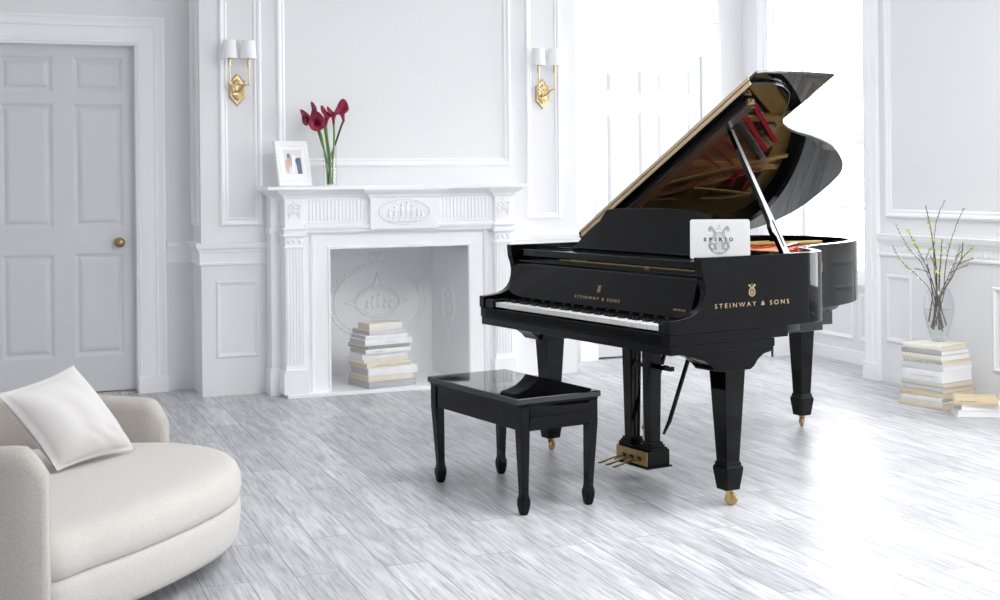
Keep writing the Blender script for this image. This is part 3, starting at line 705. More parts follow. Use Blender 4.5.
flat([(.018, izc + .018), (.040, izc + .030), (.060, izc + .026), (.061, izc - .073), (.030, izc - .073), (.028, izc - .02)], .0082).build('printed_figure', M_SUIT, ph)
G().prism([(.010, .0), (.080, .0), (.014, .19)], 'x', -.012, .012).build('easel_back', M_TRIM, pf)

# ------------------------------------------------------------------ vase of calla lilies
vs = thing('glass_vase', 'clear straight glass vase half full of water on the mantel', 'vase', (1.957, 8.165, 1.2925))
G().lathe_shell([(.002, .004), (.040, .004), (.040, .248), (.0425, .248), (.0425, .0), (.002, .0)], n=40).build('glass_body', M_GLASS, vs, smooth=40)
G().lathe([(.001, .005), (.0392, .005), (.0392, .150), (.001, .150)], n=40).build('water', M_WATER, vs, smooth=40)
def lily(label, base, pts, head_dir, s, open_=1.0, stem=M_STEM):
    """calla lily: stem plus a flared, pointed spathe around a spadix"""
    s *= 1.38; t = thing('calla_lily', label, 'flower', base, 0, 'calla lilies in the glass vase')
    P = catmull(pts, 8)
    G().tube(P, [.0055 + .0015 * i / len(P) for i in range(len(P))], 8).build('stem', stem, t, smooth=60)
    top = P[-1]; d = Vector(head_dir).normalized(); x = d.orthogonal().normalized() if abs(d.z) > .95 else Vector((0, 0, 1)).cross(d).normalized(); y = d.cross(x)
    loops = []; n = 20
    for i in range(9):
        v = i / 8; rad = s * (.16 + .10 * v + .62 * open_ * v ** 2.4); L = s * 1.9 * v
        lp = []
        for k in range(n):
            a = 2 * PI * k / n; tip = max(0, math.cos(a)) ** 3
            r = rad * (1 + .25 * tip * v ** 3); l = L * (1 - .10 * v * (1 - math.cos(a)) * .9) + s * .55 * tip * v ** 3 - s * .35 * open_ * v ** 5 * (1 - tip)
            lp.append(top + x * (r * math.sin(a)) + y * (r * math.cos(a)) + d * l)
        loops.append(lp)
    for i in range(8, 0, -1):   # inner skin
        v = i / 8; rad = s * (.16 + .10 * v + .62 * open_ * v ** 2.4) - .0012; L = s * 1.9 * v
        lp = []
        for k in range(n):
            a = 2 * PI * k / n; tip = max(0, math.cos(a)) ** 3
            r = max(.0005, rad * (1 + .25 * tip * v ** 3) - .0008); l = L * (1 - .10 * v * (1 - math.cos(a)) * .9) + s * .55 * tip * v ** 3 - s * .35 * open_ * v ** 5 * (1 - tip) + .0008
            lp.append(top + x * (r * math.sin(a)) + y * (r * math.cos(a)) + d * l)
        loops.append(lp)
    G().loft(loops, True, True).build('petal', M_PETAL, t, smooth=80)
    G().tube([top + d * s * .2, top + d * s * .9, top + d * s * 1.35], [s * .09, s * .10, s * .05], 8).build('spadix', M_PETAL, t, smooth=60)
VB = (1.957, 8.165, 1.2925)
lily('calla lily hanging farthest left over the picture frame, deep red', VB, [(.010, 0, .012), (-.005, .0, .12), (-.055, -.005, .28), (-.085, -.01, .37), (-.100, -.012, .405)], (-.85, -.45, .15), .034, 1.0)
lily('calla lily with wide cup facing the room, lowest of the left cluster', VB, [(-.012, .01, .010), (-.018, .01, .12), (-.050, -.012, .29), (-.075, -.03, .36), (-.083, -.05, .382)], (-.35, -.93, .10), .036, 1.25)
lily('calla lily at the upper left of the bouquet, curled tip pointing left', VB, [(.018, .008, .010), (.0, .01, .14), (-.022, .0, .30), (-.038, -.01, .39), (-.048, -.012, .425)], (-.75, -.2, .45), .034, .9)
lily('calla lily with pink throat standing between left cluster and right pair', VB, [(-.006, -.012, .008), (.004, -.01, .14), (-.016, -.012, .29), (-.026, -.015, .375)], (.05, -.25, 1), .036, .8)
lily('calla lily upright with pink throat, left of the right pair', VB, [(.014, -.004, .012), (.018, -.004, .15), (.028, -.004, .28), (.026, -.006, .385)], (-.1, -.15, 1), .033, .7)
lily('calla lily on dark bent stem, farthest right in the bouquet', VB, [(-.010, .012, .010), (.012, .01, .18), (.040, .004, .27), (.078, .0, .38), (.090, -.004, .405)], (-.25, -.35, .85), .038, 1.0, M_STEMD)

# ------------------------------------------------------------------ vase of twigs
VT = Vector((5.122, 6.355, RSZ + .0005))
tv = thing('glass_vase', 'rounded clear crystal vase holding bare twigs on the right book stack', 'vase', VT)
prof = [(.034, 0), (.042, .012), (.055, .045), (.074, .11), (.086, .17), (.088, .21), (.081, .255), (.066, .29), (.060, .31)]
pin = [(max(.002, r - .005), max(z, .012)) for r, z in prof]
G().lathe_shell([(.001, 0)] + prof + pin[::-1] + [(.001, .012)], n=44).build('glass_body', M_GLASS, tv, smooth=60)
G().lathe([(.001, .0125)] + [(r - .0058, z) for r, z in prof[1:5] if z > .0125] + [(.0815, .185), (.001, .185)], n=44).build('water', M_WATER, tv, smooth=50)
cr = Vector((math.cos(YAW), -math.sin(YAW), 0)); cf = Vector((math.sin(YAW), math.cos(YAW), 0))   # the room direction the bunch fans out along
K = .00565
rt = random.Random(11)
def twig(label, pts, r0, buds, side=(), col=M_BARK, bud=M_BUD, dens=1.0, n_off=0.0, blos=0):
    """pts: (across, up) from the foot of the bunch"""
    t = thing('twig', label, 'twig', VT, 0, 'twigs in the crystal vase')
    P = [cr * a + cf * (n_off * b * .6) + Vector((0, 0, b)) for a, b in pts]; P = catmull(P, 6); r0 *= .8
    P = [p + Vector((rt.uniform(-.0015, .0015), rt.uniform(-.0015, .0015), 0)) for p in P]
    m = len(P); g = G().tube(P, [r0 * (1 - .78 * i / m) for i in range(m)], 6)
    tips = [P]
    for (f, da, db, l) in side:
        s = P[int(f * (m - 1))]; e = s + (cr * da + Vector((0, 0, db))).normalized() * l
        q = catmull([s, (s + e) / 2 + Vector((0, 0, .004)), e], 4); g.tube(q, [r0 * .45, ] * (len(q) - 1) + [r0 * .2], 5); tips.append(q)
    g.build('branch', col, t, smooth=60)
    g = G(); b2 = G()
    for q in tips:
        L = sum((q[i + 1] - q[i]).length for i in range(len(q) - 1)); k = max(2, int(L / .012 * dens))
        for i in range(k):
            f = (i + .5) / k
            if q is P and f < .42: continue
            p = q[int(f * (len(q) - 1))]; o = Vector((rt.uniform(-1, 1), rt.uniform(-1, 1), rt.uniform(.2, 1))).normalized()
            g.tube([p, p + o * .005, p + o * .010], [.0006, .0022, .0005], 5)
    g.build('bud', M_BARKG, t, smooth=60)['kind'] = 'stuff'
    if buds:
        g = G()
        for f in buds:
            p = P[int(f * (m - 1))]
            for j in range(7):
                o = Vector((rt.uniform(-1, 1), rt.uniform(-1, 1), rt.uniform(-.3, 1))).normalized(); L = rt.uniform(.016, .032)
                sd = o.orthogonal().normalized() * .0062; up = o.cross(sd).normalized() * .0012
                g.loft([[p + sd * .2, p + up, p - sd * .2, p - up], [p + o * L * .5 + sd, p + o * L * .5 + up, p + o * L * .5 - sd, p + o * L * .5 - up], [p + o * L + sd * .1, p + o * L + up * .2, p + o * L - sd * .1, p + o * L - up * .2]])
        g.build('leaf_tuft', bud, t)['kind'] = 'stuff'
    if blos:
        g = G()
        for i in range(blos):
            p = P[int(rt.uniform(.45, .75) * (m - 1))]; g.ball(p + Vector((rt.uniform(-.01, .01), 0, rt.uniform(-.01, .01))), .007, .005, .006, 8, 6)
        g.build('blossom', M_BLOS, t, smooth=60)['kind'] = 'stuff'
def T(px_, py_): return ((px_ - 936) * K, (346 - py_) * K)
twig('tall twig rising to the topmost tip, yellow green tufts at mid height', [T(930, 334), T(934, 300), T(934, 270), T(930, 236), T(924, 206)], .0095, [.56, .66, .72, .80, .86], [(.5, -.5, 1, .08)], n_off=.02)
twig('thin twig leaning right with a bent tip at the top', [T(940, 336), T(936, 300), T(933, 262), T(936, 228), T(941, 212), T(947, 201)], .005, [.4], n_off=.1, dens=.7)
twig('long slender twig sweeping up right to a budded tip', [T(930, 332), T(939, 305), T(942, 272), T(947, 245), T(955, 222), T(961, 209)], .005, [.62], n_off=-.08)
twig('far left twig with a bare pointed tip', [T(938, 334), T(931, 292), T(922, 268), T(908, 250), T(894, 224)], .0045, [.74], n_off=.12)
twig('left twig ending in a yellow green tuft', [T(940, 332), T(932, 296), T(924, 272), T(913, 250), T(902, 230)], .006, [.78, .86, .99], n_off=-.1)
twig('low twig reaching left with a few green buds', [T(935, 330), T(930, 296), T(918, 280), T(903, 266), T(892, 247)], .004, [.7, .8], n_off=.2, blos=4)
twig('thick dark twig bending right to a big yellow green tuft', [T(928, 332), T(938, 300), T(950, 280), T(960, 262), T(972, 250), T(984, 240)], .0075, [.66, .74, .86, .94, .98], [(.55, .9, .35, .10), (.6, .1, 1, .10)], n_off=.0)
twig('short upright twig with green tufts in the centre', [T(936, 334), T(935, 290), T(936, 262), T(937, 240)], .0085, [.55, .7, .8, .92], n_off=-.15)
twig('forked brown twig with white blossoms on the right', [T(944, 330), T(938, 302), T(946, 284), T(956, 262), T(958, 258)], .0065, [.95], [(.6, .8, .35, .12), (.75, .5, .7, .06)], n_off=.1, blos=5)
twig('thin straight twig at centre right ending in small buds', [T(932, 330), T(940, 296), T(949, 270), T(955, 246)], .004, [], n_off=-.2)
twig('dark crooked twig forking left beside the tall one', [T(926, 326), T(931, 300), T(929, 276), T(926, 262), T(932, 250)], .006, [.95], [(.5, -1, .3, .09), (.7, -.7, .7, .07)], n_off=.15, blos=4)
# ------------------------------------------------------------------ grand piano (local: X bass->treble, Y front->tail, Z up)
PA = R(-79.469); PO = (2.163, 6.010, 0); W = 1.45
pn = thing('grand_piano', 'black lacquered grand piano with its lid propped open on brass castors', 'piano', PO, PA)
Zt, Zr = 1.008, .714
outl = [(W, .25), (W, .40), (W, .55), (W, .68), (1.447, .745), (1.43, .81), (1.385, .872), (1.31, .925), (1.23, .968), (1.15, 1.022), (1.085, 1.10), (1.03, 1.21), (.98, 1.37), (.90, 1.55), (.80, 1.69), (.71, 1.78), (.60, 1.845), (.45, 1.875), (.28, 1.870), (.14, 1.82), (.045, 1.73), (.006, 1.60), (0, 1.45)]
oc_ = [Vector((p[0], p[1])) for p in catmull([(a, b, 0) for a, b in outl], 4)] + [Vector((0, .25))]
def offset(P, t):
    out = []
    for i, p in enumerate(P):
        a = P[max(i - 1, 0)]; b = P[min(i + 1, len(P) - 1)]; d = (b - a).normalized(); out.append(p + Vector((-d.y, d.x)) * t)
    return out
oi_ = offset(oc_, .042); oi_[0] = Vector((W - .042, .25)); oi_[-1] = Vector((.042, .25))
g = G(); loops = []
for p, q in zip(oc_, oi_): loops.append([(p.x, p.y, Zr), (p.x, p.y, Zt), (q.x, q.y, Zt), (q.x, q.y, Zr)])
g.loft(loops)
cheek = [(0, Zr), (0, .768), (.055, .773), (.10, .780), (.130, .791), (.152, .808), (.167, .830), (.176, .860), (.178, .890), (.170, .925), (.160, .955), (.156, 1.0), (.156, Zt), (.25, Zt), (.25, Zr)]
for a, b in ((0, .042), (W - .042, W)): g.prism(cheek, 'x', a, b)
rim = g.build('rim', M_LACQ, pn, bevel=.0035, seg=3, weld=.25)
# key bed layers
kb = G().box(.004, W - .004, .004, .62, .669, Zr).build('key_bed', M_LACQ, pn, bevel=.003)
G().box(.006, W - .006, .008, .548, .633, .668).build('key_bed_rail', M_LACQ, pn, bevel=.003)
g = G(); ob = offset([p for p in oc_ if p.y > .3], .09)
P = [(p.x, p.y) for p in ob]; g.prism(P, 'z', .675, Zr); g.box(.14, W - .14, .5, .95, .66, .70)
for x in (.3, .55, .8): g.box(x, x + .07, .6, 1.6 - .5 * max(0, x - .5), .615, .68)
g.build('underframe', M_SATIN, pn, bevel=.003)
G().box(.052, W - .052, .004, .024, .671, .7135).build('key_slip', M_LACQ, pn, bevel=.003)
for a, b in ((.044, .120), (1.3705, W - .044)): G().box(a, b, .006, .160, .7145, .757).build('key_block', M_LACQ, pn, bevel=.004)
# keys
kx0 = .1225; kw = 1.246 / 52
wk = G().box(.0005, kw - .0006, .018, .162, .722, .7435).build('white_key', M_IVORY, pn, bevel=.0009); wk.location = (kx0, 0, 0)
for i in range(1, 52):
    c = wk.copy(); COL.objects.link(c); c.location = (kx0 + i * kw, 0, 0)
bk = G().loft([[(-.0062, .060, .7435), (.0062, .060, .7435), (.0062, .160, .7435), (-.0062, .160, .7435)], [(-.0048, .068, .7555), (.0048, .068, .7555), (.0048, .160, .7555), (-.0048, .160, .7555)]]).build('black_key', M_EBONY, pn, bevel=.0012)
first = True
for i in range(51):
    if (i % 7) in (0, 2, 3, 5, 6):   # A-B, C-D, D-E, F-G, G-A pairs, from the lowest A
        o = bk if first else bk.copy()
        if not first: COL.objects.link(o)
        first = False; o.location = (kx0 + (i + 1) * kw, 0, 0)
# fallboard and rails
fbd = G().prism([(.134, .7575), (.1305, .762), (.130, .768), (.1755, .908), (.180, .920), (.188, .925), (.205, .925), (.205, .7575)], 'x', .043, W - .043).build('fallboard', M_LACQ, pn, bevel=.002)
G().box(.060, W - .060, .184, .230, .927, .938).build('fallboard_top', M_LACQ, pn, bevel=.004)
G().box(.060, W - .060, .236, .262, .925, .944).build('action_rail', M_DARKWOOD, pn, bevel=.002)
G().box(.35, W - .058, .232, .238, .9445, .9485).build('brass_bar', M_GOLD, pn)
G().box(1.0, 1.03, .226, .232, .940, .950).build('brass_catch', M_GOLD, pn, bevel=.002)
tray = G().box(.044, W - .044, .196, .46, .968, .985).box(.044, W - .044, .194, .206, .956, .988).box(.056, .26, .40, .62, .975, .99)
tray.build('music_shelf', M_LACQ, pn, bevel=.003)
G().box(.056, W - .056, .53, .56, .90, .965).build('pin_block_rail', M_LACQ, pn, bevel=.003)
al = .2
dk = [(.196, .0), (.235, .022), (.279, .066), (.340, .098), (.385, .125), (.410, .160), (.434, .190), (.455, .196), (.56, .202), (.691, .205), (.80, .206), (.921, .205), (1.04, .200), (1.132, .191), (1.160, .186), (1.182, .186), (1.180, .176), (1.166, .170), (1.172, .145), (1.19, .10), (1.24, .055), (1.30, .02), (1.33, 0)]
Md = Matrix.Translation((0, .40, .987)) @ Matrix.Rotation(-al, 4, 'X')
dsk = G().prism(dk, 'y', 0, .014).xf(Md).build('music_desk', M_LACQ, pn, bevel=.003, seg=3)
G().box(.25, 1.28, -.03, -.022, .0, .006).xf(Md).build('book_ledge', M_LACQ, dsk, bevel=.002)
# soundboard, plate, strings
inn = [p for p in oi_ if p.y > .5]; inn = [Vector((W - .042, .5))] + inn + [Vector((.042, .5))]
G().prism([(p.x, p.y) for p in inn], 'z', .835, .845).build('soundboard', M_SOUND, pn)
in2 = offset(inn, .10)
g = G(); loops = []
for p, q in zip(inn, in2): loops.append([(p.x, p.y, .90), (p.x, p.y, .935), (q.x, q.y, .925), (q.x, q.y, .90)])
g.loft(loops)
g.box(.05, W - .05, .56, .70, .90, .925)
def bar(g, p, q, w, z0, z1):
    p = Vector(p); q = Vector(q); d = (q - p).normalized(); n = Vector((-d.y, d.x)) * w / 2
    g.prism([(p - n)[:], (q - n)[:], (q + n)[:], (p + n)[:]], 'z', z0, z1)
for p, q in (((.42, .66), (.36, 1.80)), ((.66, .66), (.66, 1.75)), ((.92, .66), (.90, 1.45)), ((1.18, .66), (1.12, .98)), ((.30, .95), (1.02, 1.15))): bar(g, p, q, .034, .925, .965)
bar(g, (.05, 1.20), (.62, 1.80), .10, .88, .93); bar(g, (.60, 1.80), (1.05, 1.12), .08, .88, .928)
plate = g.build('iron_plate', M_PLATE, pn, bevel=.004)
for p, q, w in (((.70, 1.38), (.47, 1.65), .024), ((.755, 1.42), (.525, 1.69), .024), ((.72, .72), (1.22, .78), .02), ((.245, 1.50), (.325, 1.52), .018), ((.325, 1.50), (.345, 1.61), .018), ((.22, 1.60), (.34, 1.62), .016)):
    g = G(); bar(g, p, q, w, .94, .972); g.build('felt_strip', M_RED, pn)
g = G(); bar(g, (.67, 1.32), (.40, 1.68), .030, .95, .985); g.build('steel_strut', M_STEEL, pn, bevel=.003)
g = G()
for k in range(40):
    for (a, b), (c, e) in (((.52, 1.18), (.36, 1.50)), ((.56, 1.23), (.40, 1.54)), ((.48, 1.12), (.32, 1.44))):
        f = (k + .5) / 40; x, y = a + (c - a) * f + .02 * math.sin(PI * f), b + (e - b) * f; g.tube([(x, y, .955), (x, y, .972)], .0034, 6)
fd = g.build('felt_dots', M_RED, pn); fd['kind'] = 'stuff'
g = G()
for k in range(44):
    f = k / 43; x, y = .728 - .23 * f, 1.40 + .27 * f; g.tube([(x, y, .94), (x, y, .962)], .002, 5)
hp = g.build('hitch_pins', M_STEEL, pn); hp['kind'] = 'stuff'
g = G(); bar(g, (.20, .72), (.45, 1.80), .022, .975, .99); bar(g, (.245, 1.25), (.205, 1.66), .016, .975, .985); g.build('plate_rib', M_PLATE, pn, bevel=.003)
g = G(); n = 70
for i in range(n):
    f = i / (n - 1); x0 = .48 + .88 * f; x1 = .60 + .60 * f; ye = 1.72 - .80 * f ** .8
    g.tube([(x0, .60, .948), (x1, ye, .942)], .0012, 4)
st = g.build('treble_strings', M_STEEL, pn); st['kind'] = 'stuff'
g = G()
for i in range(30):
    f = i / 29; g.tube([(.08 + .40 * f, .60, .966), (.36 + .34 * f, 1.74 - .34 * f, .966)], .0021, 5)
bs = g.build('bass_strings', M_COPPER, pn); bs['kind'] = 'stuff'
g = G()
for i in range(90):
    for j in range(2): g.tube([(.09 + .0142 * i, .57 + .045 * j + .006 * (i % 3), .925), (.09 + .0142 * i, .57 + .045 * j + .006 * (i % 3), .953)], .0032, 5)
tp = g.build('tuning_pins', M_STEEL, pn); tp['kind'] = 'stuff'
dm = G().box(-.006, .006, 0, .07, .952, .962).box(-.0055, .0055, .005, .065, .962, .985).build('damper', M_EBONY, pn, bevel=.001); dm.location = (.11, .74, .01)
for i in range(1, 62):
    c = dm.copy(); COL.objects.link(c); c.location = (.11 + i * .0192, .74 + .05 * (i / 62) ** 2, .012)
# lid: (s, Y, h) frame hinged on the bass side
TH = .497
ML = Matrix(((math.cos(TH), 0, -math.sin(TH), -.02), (0, 1, 0, 0), (math.sin(TH), 0, math.cos(TH), 1.022), (0, 0, 0, 1)))
lc = [(1.455, .62), (1.458, .70), (1.452, .76), (1.431, .815), (1.385, .880), (1.308, .935), (1.235, .975), (1.165, 1.02), (1.110, 1.085), (1.055, 1.195), (1.000, 1.367), (.920, 1.55), (.811, 1.704), (.731, 1.785), (.640, 1.840), (.469, 1.872), (.270, 1.868), (.130, 1.815), (.035, 1.72), (.0, 1.58), (0, 1.3)]
lp = [(p.x, p.y) for p in catmull([(a, b, 0) for a, b in lc], 4)] + [(0, .60)] + [(1.45, .60)]
lid = G().prism(lp, 'z', 0, .016).xf(ML).build('lid', M_LIDL, pn, bevel=.004, seg=3)
fl = G().prism([(0, .602), (1.505, .602), (1.515, .64), (1.515, 1.045), (0, 1.045)], 'z', .018, .033).xf(ML).build('lid_flap', M_LIDL, pn, bevel=.004, seg=3)
for h0, h1 in ((-.004, .0125), (.018, .032)): G().box(.03, 1.455, .5945, .5995, h0, h1).xf(ML).build('hinge_strip', M_HINGE, pn)
G().box(.05, 1.33, .640, .705, -.040, -.001).xf(ML).build('lid_reflection_bar', M_SATIN, pn, bevel=.004)  # dark solid bar modelled in place of a reflection in the lid
G().box(1.33, 1.352, .655, .690, -.032, -.008).box(1.352, 1.366, .665, .678, -.028, -.020).xf(ML).build('reflection_brass_end', M_GOLD, pn, bevel=.002)  # brass end of that bar, also shaped after the reflection
G().lathe([(.001, .033), (.012, .033), (.011, .043), (.001, .044)], (1.47, .90), 14).xf(ML).build('rubber_bumper', M_BFELT, pn, smooth=40)
G().tube([(0, .62, .006), (0, 1.5, .006)], .006, 8).xf(ML).build('hinge', M_GOLD, pn, smooth=60)
# lid prop
pb = Vector((1.395, .665, .985)); pt = Vector((.945, .745, 1.552)); d = (pt - pb).normalized(); yv = (Vector((0, 1, 0)) - d * d.y).normalized(); nv = d.cross(yv)
Lp = (pt - pb).length
sh = [(-.020, 0), (-.020, .10), (-.030, .13), (-.026, .165), (-.018, .185), (-.013, .30), (-.010, Lp), (.010, Lp), (.012, .30), (.018, .14), (.018, 0)]
g = G(); g.loft([[pb + yv * a + d * b + nv * t for a, b in sh] for t in (-.011, .011)])
pr_ = g.build('lid_prop', M_LACQ, pn, bevel=.002)
g = G(); g.loft([[pb + yv * a + d * b + nv * t for a, b in [(-.004, .05), (-.004, .19), (.002, .19), (.002, .05)]] for t in (-.0130, -.0118)]); g.loft([[pb + yv * a + d * b + nv * t for a, b in [(-.004, .05), (-.004, .19), (.002, .19), (.002, .05)]] for t in (.0118, .0130)])
g.build('groove', M_EBONY, pr_)
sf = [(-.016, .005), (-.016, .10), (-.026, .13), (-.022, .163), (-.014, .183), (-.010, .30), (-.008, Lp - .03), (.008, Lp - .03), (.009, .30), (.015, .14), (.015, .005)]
for t0, t1 in ((-.0118, -.0110), (.0110, .0118)): G().loft([[pb + yv * a + d * b + nv * t for a, b in sf] for t in (t0, t1)]).build('prop_glint', M_PROPGLINT, pr_)  # thin bright overlays that put a window glint on the lacquered prop
g = G(); 
for s_ in (-1, 1): g.ball(pb + d * .28 + nv * s_ * .011, .005, n=8, m=6)
g.build('screw', M_STEEL, pr_, smooth=60)
G().box(1.02, 1.16, .725, .765, -.012, 0).xf(ML).build('prop_bracket', M_LACQ, pn, bevel=.003)
# legs with castors
def castor(parent, cx, cy, rot):
    g = G(); g.lathe([(.002, .064), (.020, .064), (.020, .058), (.010, .054), (.002, .053)], (0, 0), 16)
    for s_ in (-1, 1): g.prism([(-.008, .056), (.010, .056), (.018, .034), (.016, .022), (.008, .020), (.002, .034)], 'y', s_ * .009, s_ * .013)
    g.tube([(.012, -.015, .026), (.012, .015, .026)], .004, 8)
    M = Matrix.Translation((cx, cy, 0)) @ Matrix.Rotation(rot, 4, 'Z')
    g.xf(M).build('castor_fork', M_GOLD, parent, smooth=40)
    g = G(); w = G(); w.lathe([(.010, -.007), (.022, -.0075), (.0262, -.004), (.0262, .004), (.022, .0075), (.010, .007)], n=28)
    w.xf(Matrix.Translation((.012, 0, .0265)) @ Matrix.Rotation(PI / 2, 4, 'X')); g.merge(w)
    g.xf(M).build('castor_wheel', M_GOLD, parent, smooth=40)
def leg(cx, cy, brk, rot, zt=.56, wt=.104):
    g = G(); n = 0
    g.taper(cx, cy, .178, .066, .066, zt, wt, wt)
    g.loft([[(cx + a * w / 2, cy + b * w / 2, z) for a, b in ((-1, -1), (1, -1), (1, 1), (-1, 1))] for z, w in ((.064, .066), (.146, .088), (.158, .086), (.163, .076), (.172, .076), (.180, .066))])
    L = g.build('leg', M_LACQ, pn, bevel=.0025)
    q, ax, a, b = brk; G().prism(q, ax, a, b).build('leg_bracket', M_LACQ, L, bevel=.003)
    castor(L, cx, cy, rot); return L
fb_ = [(.10, .634), (.105, .622), (.15, .612), (.19, .598), (.225, .574), (.245, .552), (.285, .548), (.425, .548), (.445, .560), (.465, .585), (.495, .605), (.53, .612), (.548, .622), (.548, .634)]
leg(1.375, .352, (fb_, 'x', 1.305, 1.435), R(35))
leg(.075, .352, (fb_, 'x', .015, .145), R(120))
tb = [(.16, .676), (.17, .655), (.21, .640), (.235, .600), (.25, .556), (.365, .556), (.38, .60), (.41, .64), (.45, .655), (.46, .676)]
leg(.305, 1.79, (tb, 'y', 1.735, 1.85), R(150), .565, .10)
# lyre
LX = .745
lyr = G()
for s_ in (-1, 1):
    lyr.taper(LX + s_ * .073, .40, .160, .048, .052, .64, .066, .064)
    for z0, z1, w in ((.126, .140, .090), (.140, .150, .078), (.150, .162, .066)): lyr.box(LX + s_ * .073 - w / 2, LX + s_ * .073 + w / 2, .40 - w / 2, .40 + w / 2, z0, z1)
lyr.box(LX - .06, LX + .19, .41, .435, .480, .500).box(LX - .045, LX + .045, .38, .42, .485, .505)
lb = lyr.build('lyre_posts', M_LACQ, pn, bevel=.002)
g = G().box(LX - .118, LX + .112, .345, .465, .058, .126).box(LX - .126, LX + .120, .335, .475, .048, .058).box(LX - .115, LX + .115, .355, .455, .126, .134)
bx = g.build('pedal_box', M_LACQ, pn, bevel=.003)
g = G().box(LX - .115, LX + .109, .340, .345, .060, .122); bp_ = g.build('brass_plate', M_GOLD, bx, bevel=.001)
g = G()
for x in (-.105, -.045, .04, .10):
    for z in (.075, .108): g.ball((LX + x, .340, z), .0035, n=8, m=6)
g.build('screw', M_BRONZE, bp_, smooth=60)
for dx in (-.055, 0, .055):
    G().box(LX + dx - .012, LX + dx + .012, .338, .3402, .078, .096).build('pedal_slot', M_DARK, bx)
    g = G(); x = LX + dx
    sec = [(.34, .007, .084, .0035), (.30, .008, .084, .0035), (.265, .012, .080, .003), (.235, .016, .074, .003), (.212, .015, .069, .0028), (.200, .008, .067, .0025)]
    g.loft([[(x - w, y, z), (x - w * .6, y, z + h), (x + w * .6, y, z + h), (x + w, y, z), (x + w * .6, y, z - h), (x - w * .6, y, z - h)] for y, w, z, h in sec])
    g.build('pedal', M_GOLD, pn, smooth=50)
    G().tube([(x * .5 + LX * .5, .43, .126), (x * .5 + LX * .5, .43, .64)], .0035, 8).build('pedal_rod', M_GOLD, pn, smooth=60)
for s_ in (-1, 1):
    G().tube([(LX + s_ * .075, .46, .185), (LX + s_ * .08, .49, .24), (LX + s_ * .09, .655, .66)], [.006, .010, .011], 8).build('lyre_brace', M_LACQ, pn, smooth=50)
# lettering
def lyre_mark(parent, M, s, m, depth=.0005):
    """small lyre emblem, height s"""
    g = G()
    def ribbon(pts, w):
        P = catmull([(a, b, 0) for a, b in pts], 6)
        L = []; 
        for i, p in enumerate(P):
            dd = (P[min(i + 1, len(P) - 1)] - P[max(i - 1, 0)]).normalized(); nn_ = Vector((-dd.y, dd.x, 0)) * w * (.6 + .8 * math.sin(PI * i / (len(P) - 1)))
            L.append([(p - nn_)[:2] + (0,), (p + nn_)[:2] + (0,), (p + nn_)[:2] + (depth,), (p - nn_)[:2] + (depth,)])
        g.loft(L)
    for sx in (-1, 1):
        ribbon([(sx * x * s, y * s) for x, y in [(.02, .04), (.20, .10), (.30, .28), (.24, .50), (.14, .66), (.17, .82), (.28, .90), (.33, .84), (.27, .78)]], .035 * s)
        ribbon([(sx * x * s, y * s) for x, y in [(.05, .14), (.15, .24), (.12, .36), (.04, .40)]], .02 * s)
    for x in (-.075, -.025, .025, .075): g.box((x - .009) * s, (x + .009) * s, .18 * s, .74 * s, 0, depth)
    g.box(-.17 * s, .17 * s, .72 * s, .76 * s, 0, depth); g.box(-.11 * s, .11 * s, 0, .05 * s, 0, depth); g.box(-.05 * s, .05 * s, .03 * s, .10 * s, 0, depth); g.box(-.03 * s, .03 * s, .93 * s, 1.0 * s, 0, depth); g.box(-.07 * s, .07 * s, .86 * s, .89 * s, 0, depth)
    return g.xf(M).build('lyre_emblem', m, parent)
text_obj('STEINWAY & SONS', .026, 'name_lettering', M_LETTER, rim, basis((W + .0002, .226, .8045), (0, 1, 0), (0, 0, 1)), .0004, 1.55, width=.394)
lyre_mark(rim, basis((W + .0002, .422, .843), (0, 1, 0), (0, 0, 1)), .052, M_LETTER)
text_obj('STEINWAY & SONS', .019, 'name_lettering', M_LETTER, fbd, basis((.600, .1385, .795), (1, 0, 0), (0, .309, .951)), .0004, 1.45, width=.335)
lyre_mark(fbd, basis((.770, .1490, .827), (1, 0, 0), (0, .309, .951)), .034, M_LETTER)
text_obj('SPIRIO', .012, 'name_lettering', M_LETTER, fbd, basis((1.300, .1375, .792), (1, 0, 0), (0, .309, .951)), .0004, 1.3, width=.075)

# ------------------------------------------------------------------ tablet on the music shelf
tb_o = Vector((1.222, .292, .9885)); tx = Vector((.65, .76, 0)).normalized(); tbk = Vector((-tx.y, tx.x, 0)); ta = R(17); tu = Vector((0, 0, 1)) * math.cos(ta) + tbk * math.sin(ta)
Mp = Matrix.Translation(PO) @ Matrix.Rotation(PA, 4, 'Z')
tabw, tabh = .244, .168
o0 = Mp @ tb_o; Mt = basis((0, 0, 0), (Mp.to_3x3() @ tx), (Mp.to_3x3() @ tu))
tab = thing('tablet', 'white tablet showing a lyre and SPIRIO, standing at the right end of the music desk', 'tablet', o0 + Vector((0, 0, .0)))
def rrect(x0, y0, x1, y1, r, n=5):
    out = []
    for cx, cy, a0 in ((x1 - r, y1 - r, 0), (x0 + r, y1 - r, 90), (x0 + r, y0 + r, 180), (x1 - r, y0 + r, 270)):
        for k in range(n + 1): t = R(a0 + 90 * k / n); out.append((cx + r * math.cos(t), cy + r * math.sin(t)))
    return out
G().prism(rrect(0, 0, tabw, tabh, .010), 'z', -.007, 0).xf(Mt).build('tablet_body', M_SCREEN_W, tab, bevel=.0012)
scn = G().prism([(.021, .010), (tabw - .021, .010), (tabw - .021, tabh - .010), (.021, tabh - .010)], 'z', 0, .0004).xf(Mt).build('screen', M_SCREEN, tab)
G().lathe([(.0005, .0003), (.002, .0003), (.002, .0006), (.0005, .0006)], (.010, tabh / 2), 12).xf(Mt).build('camera_dot', M_INKG, tab)
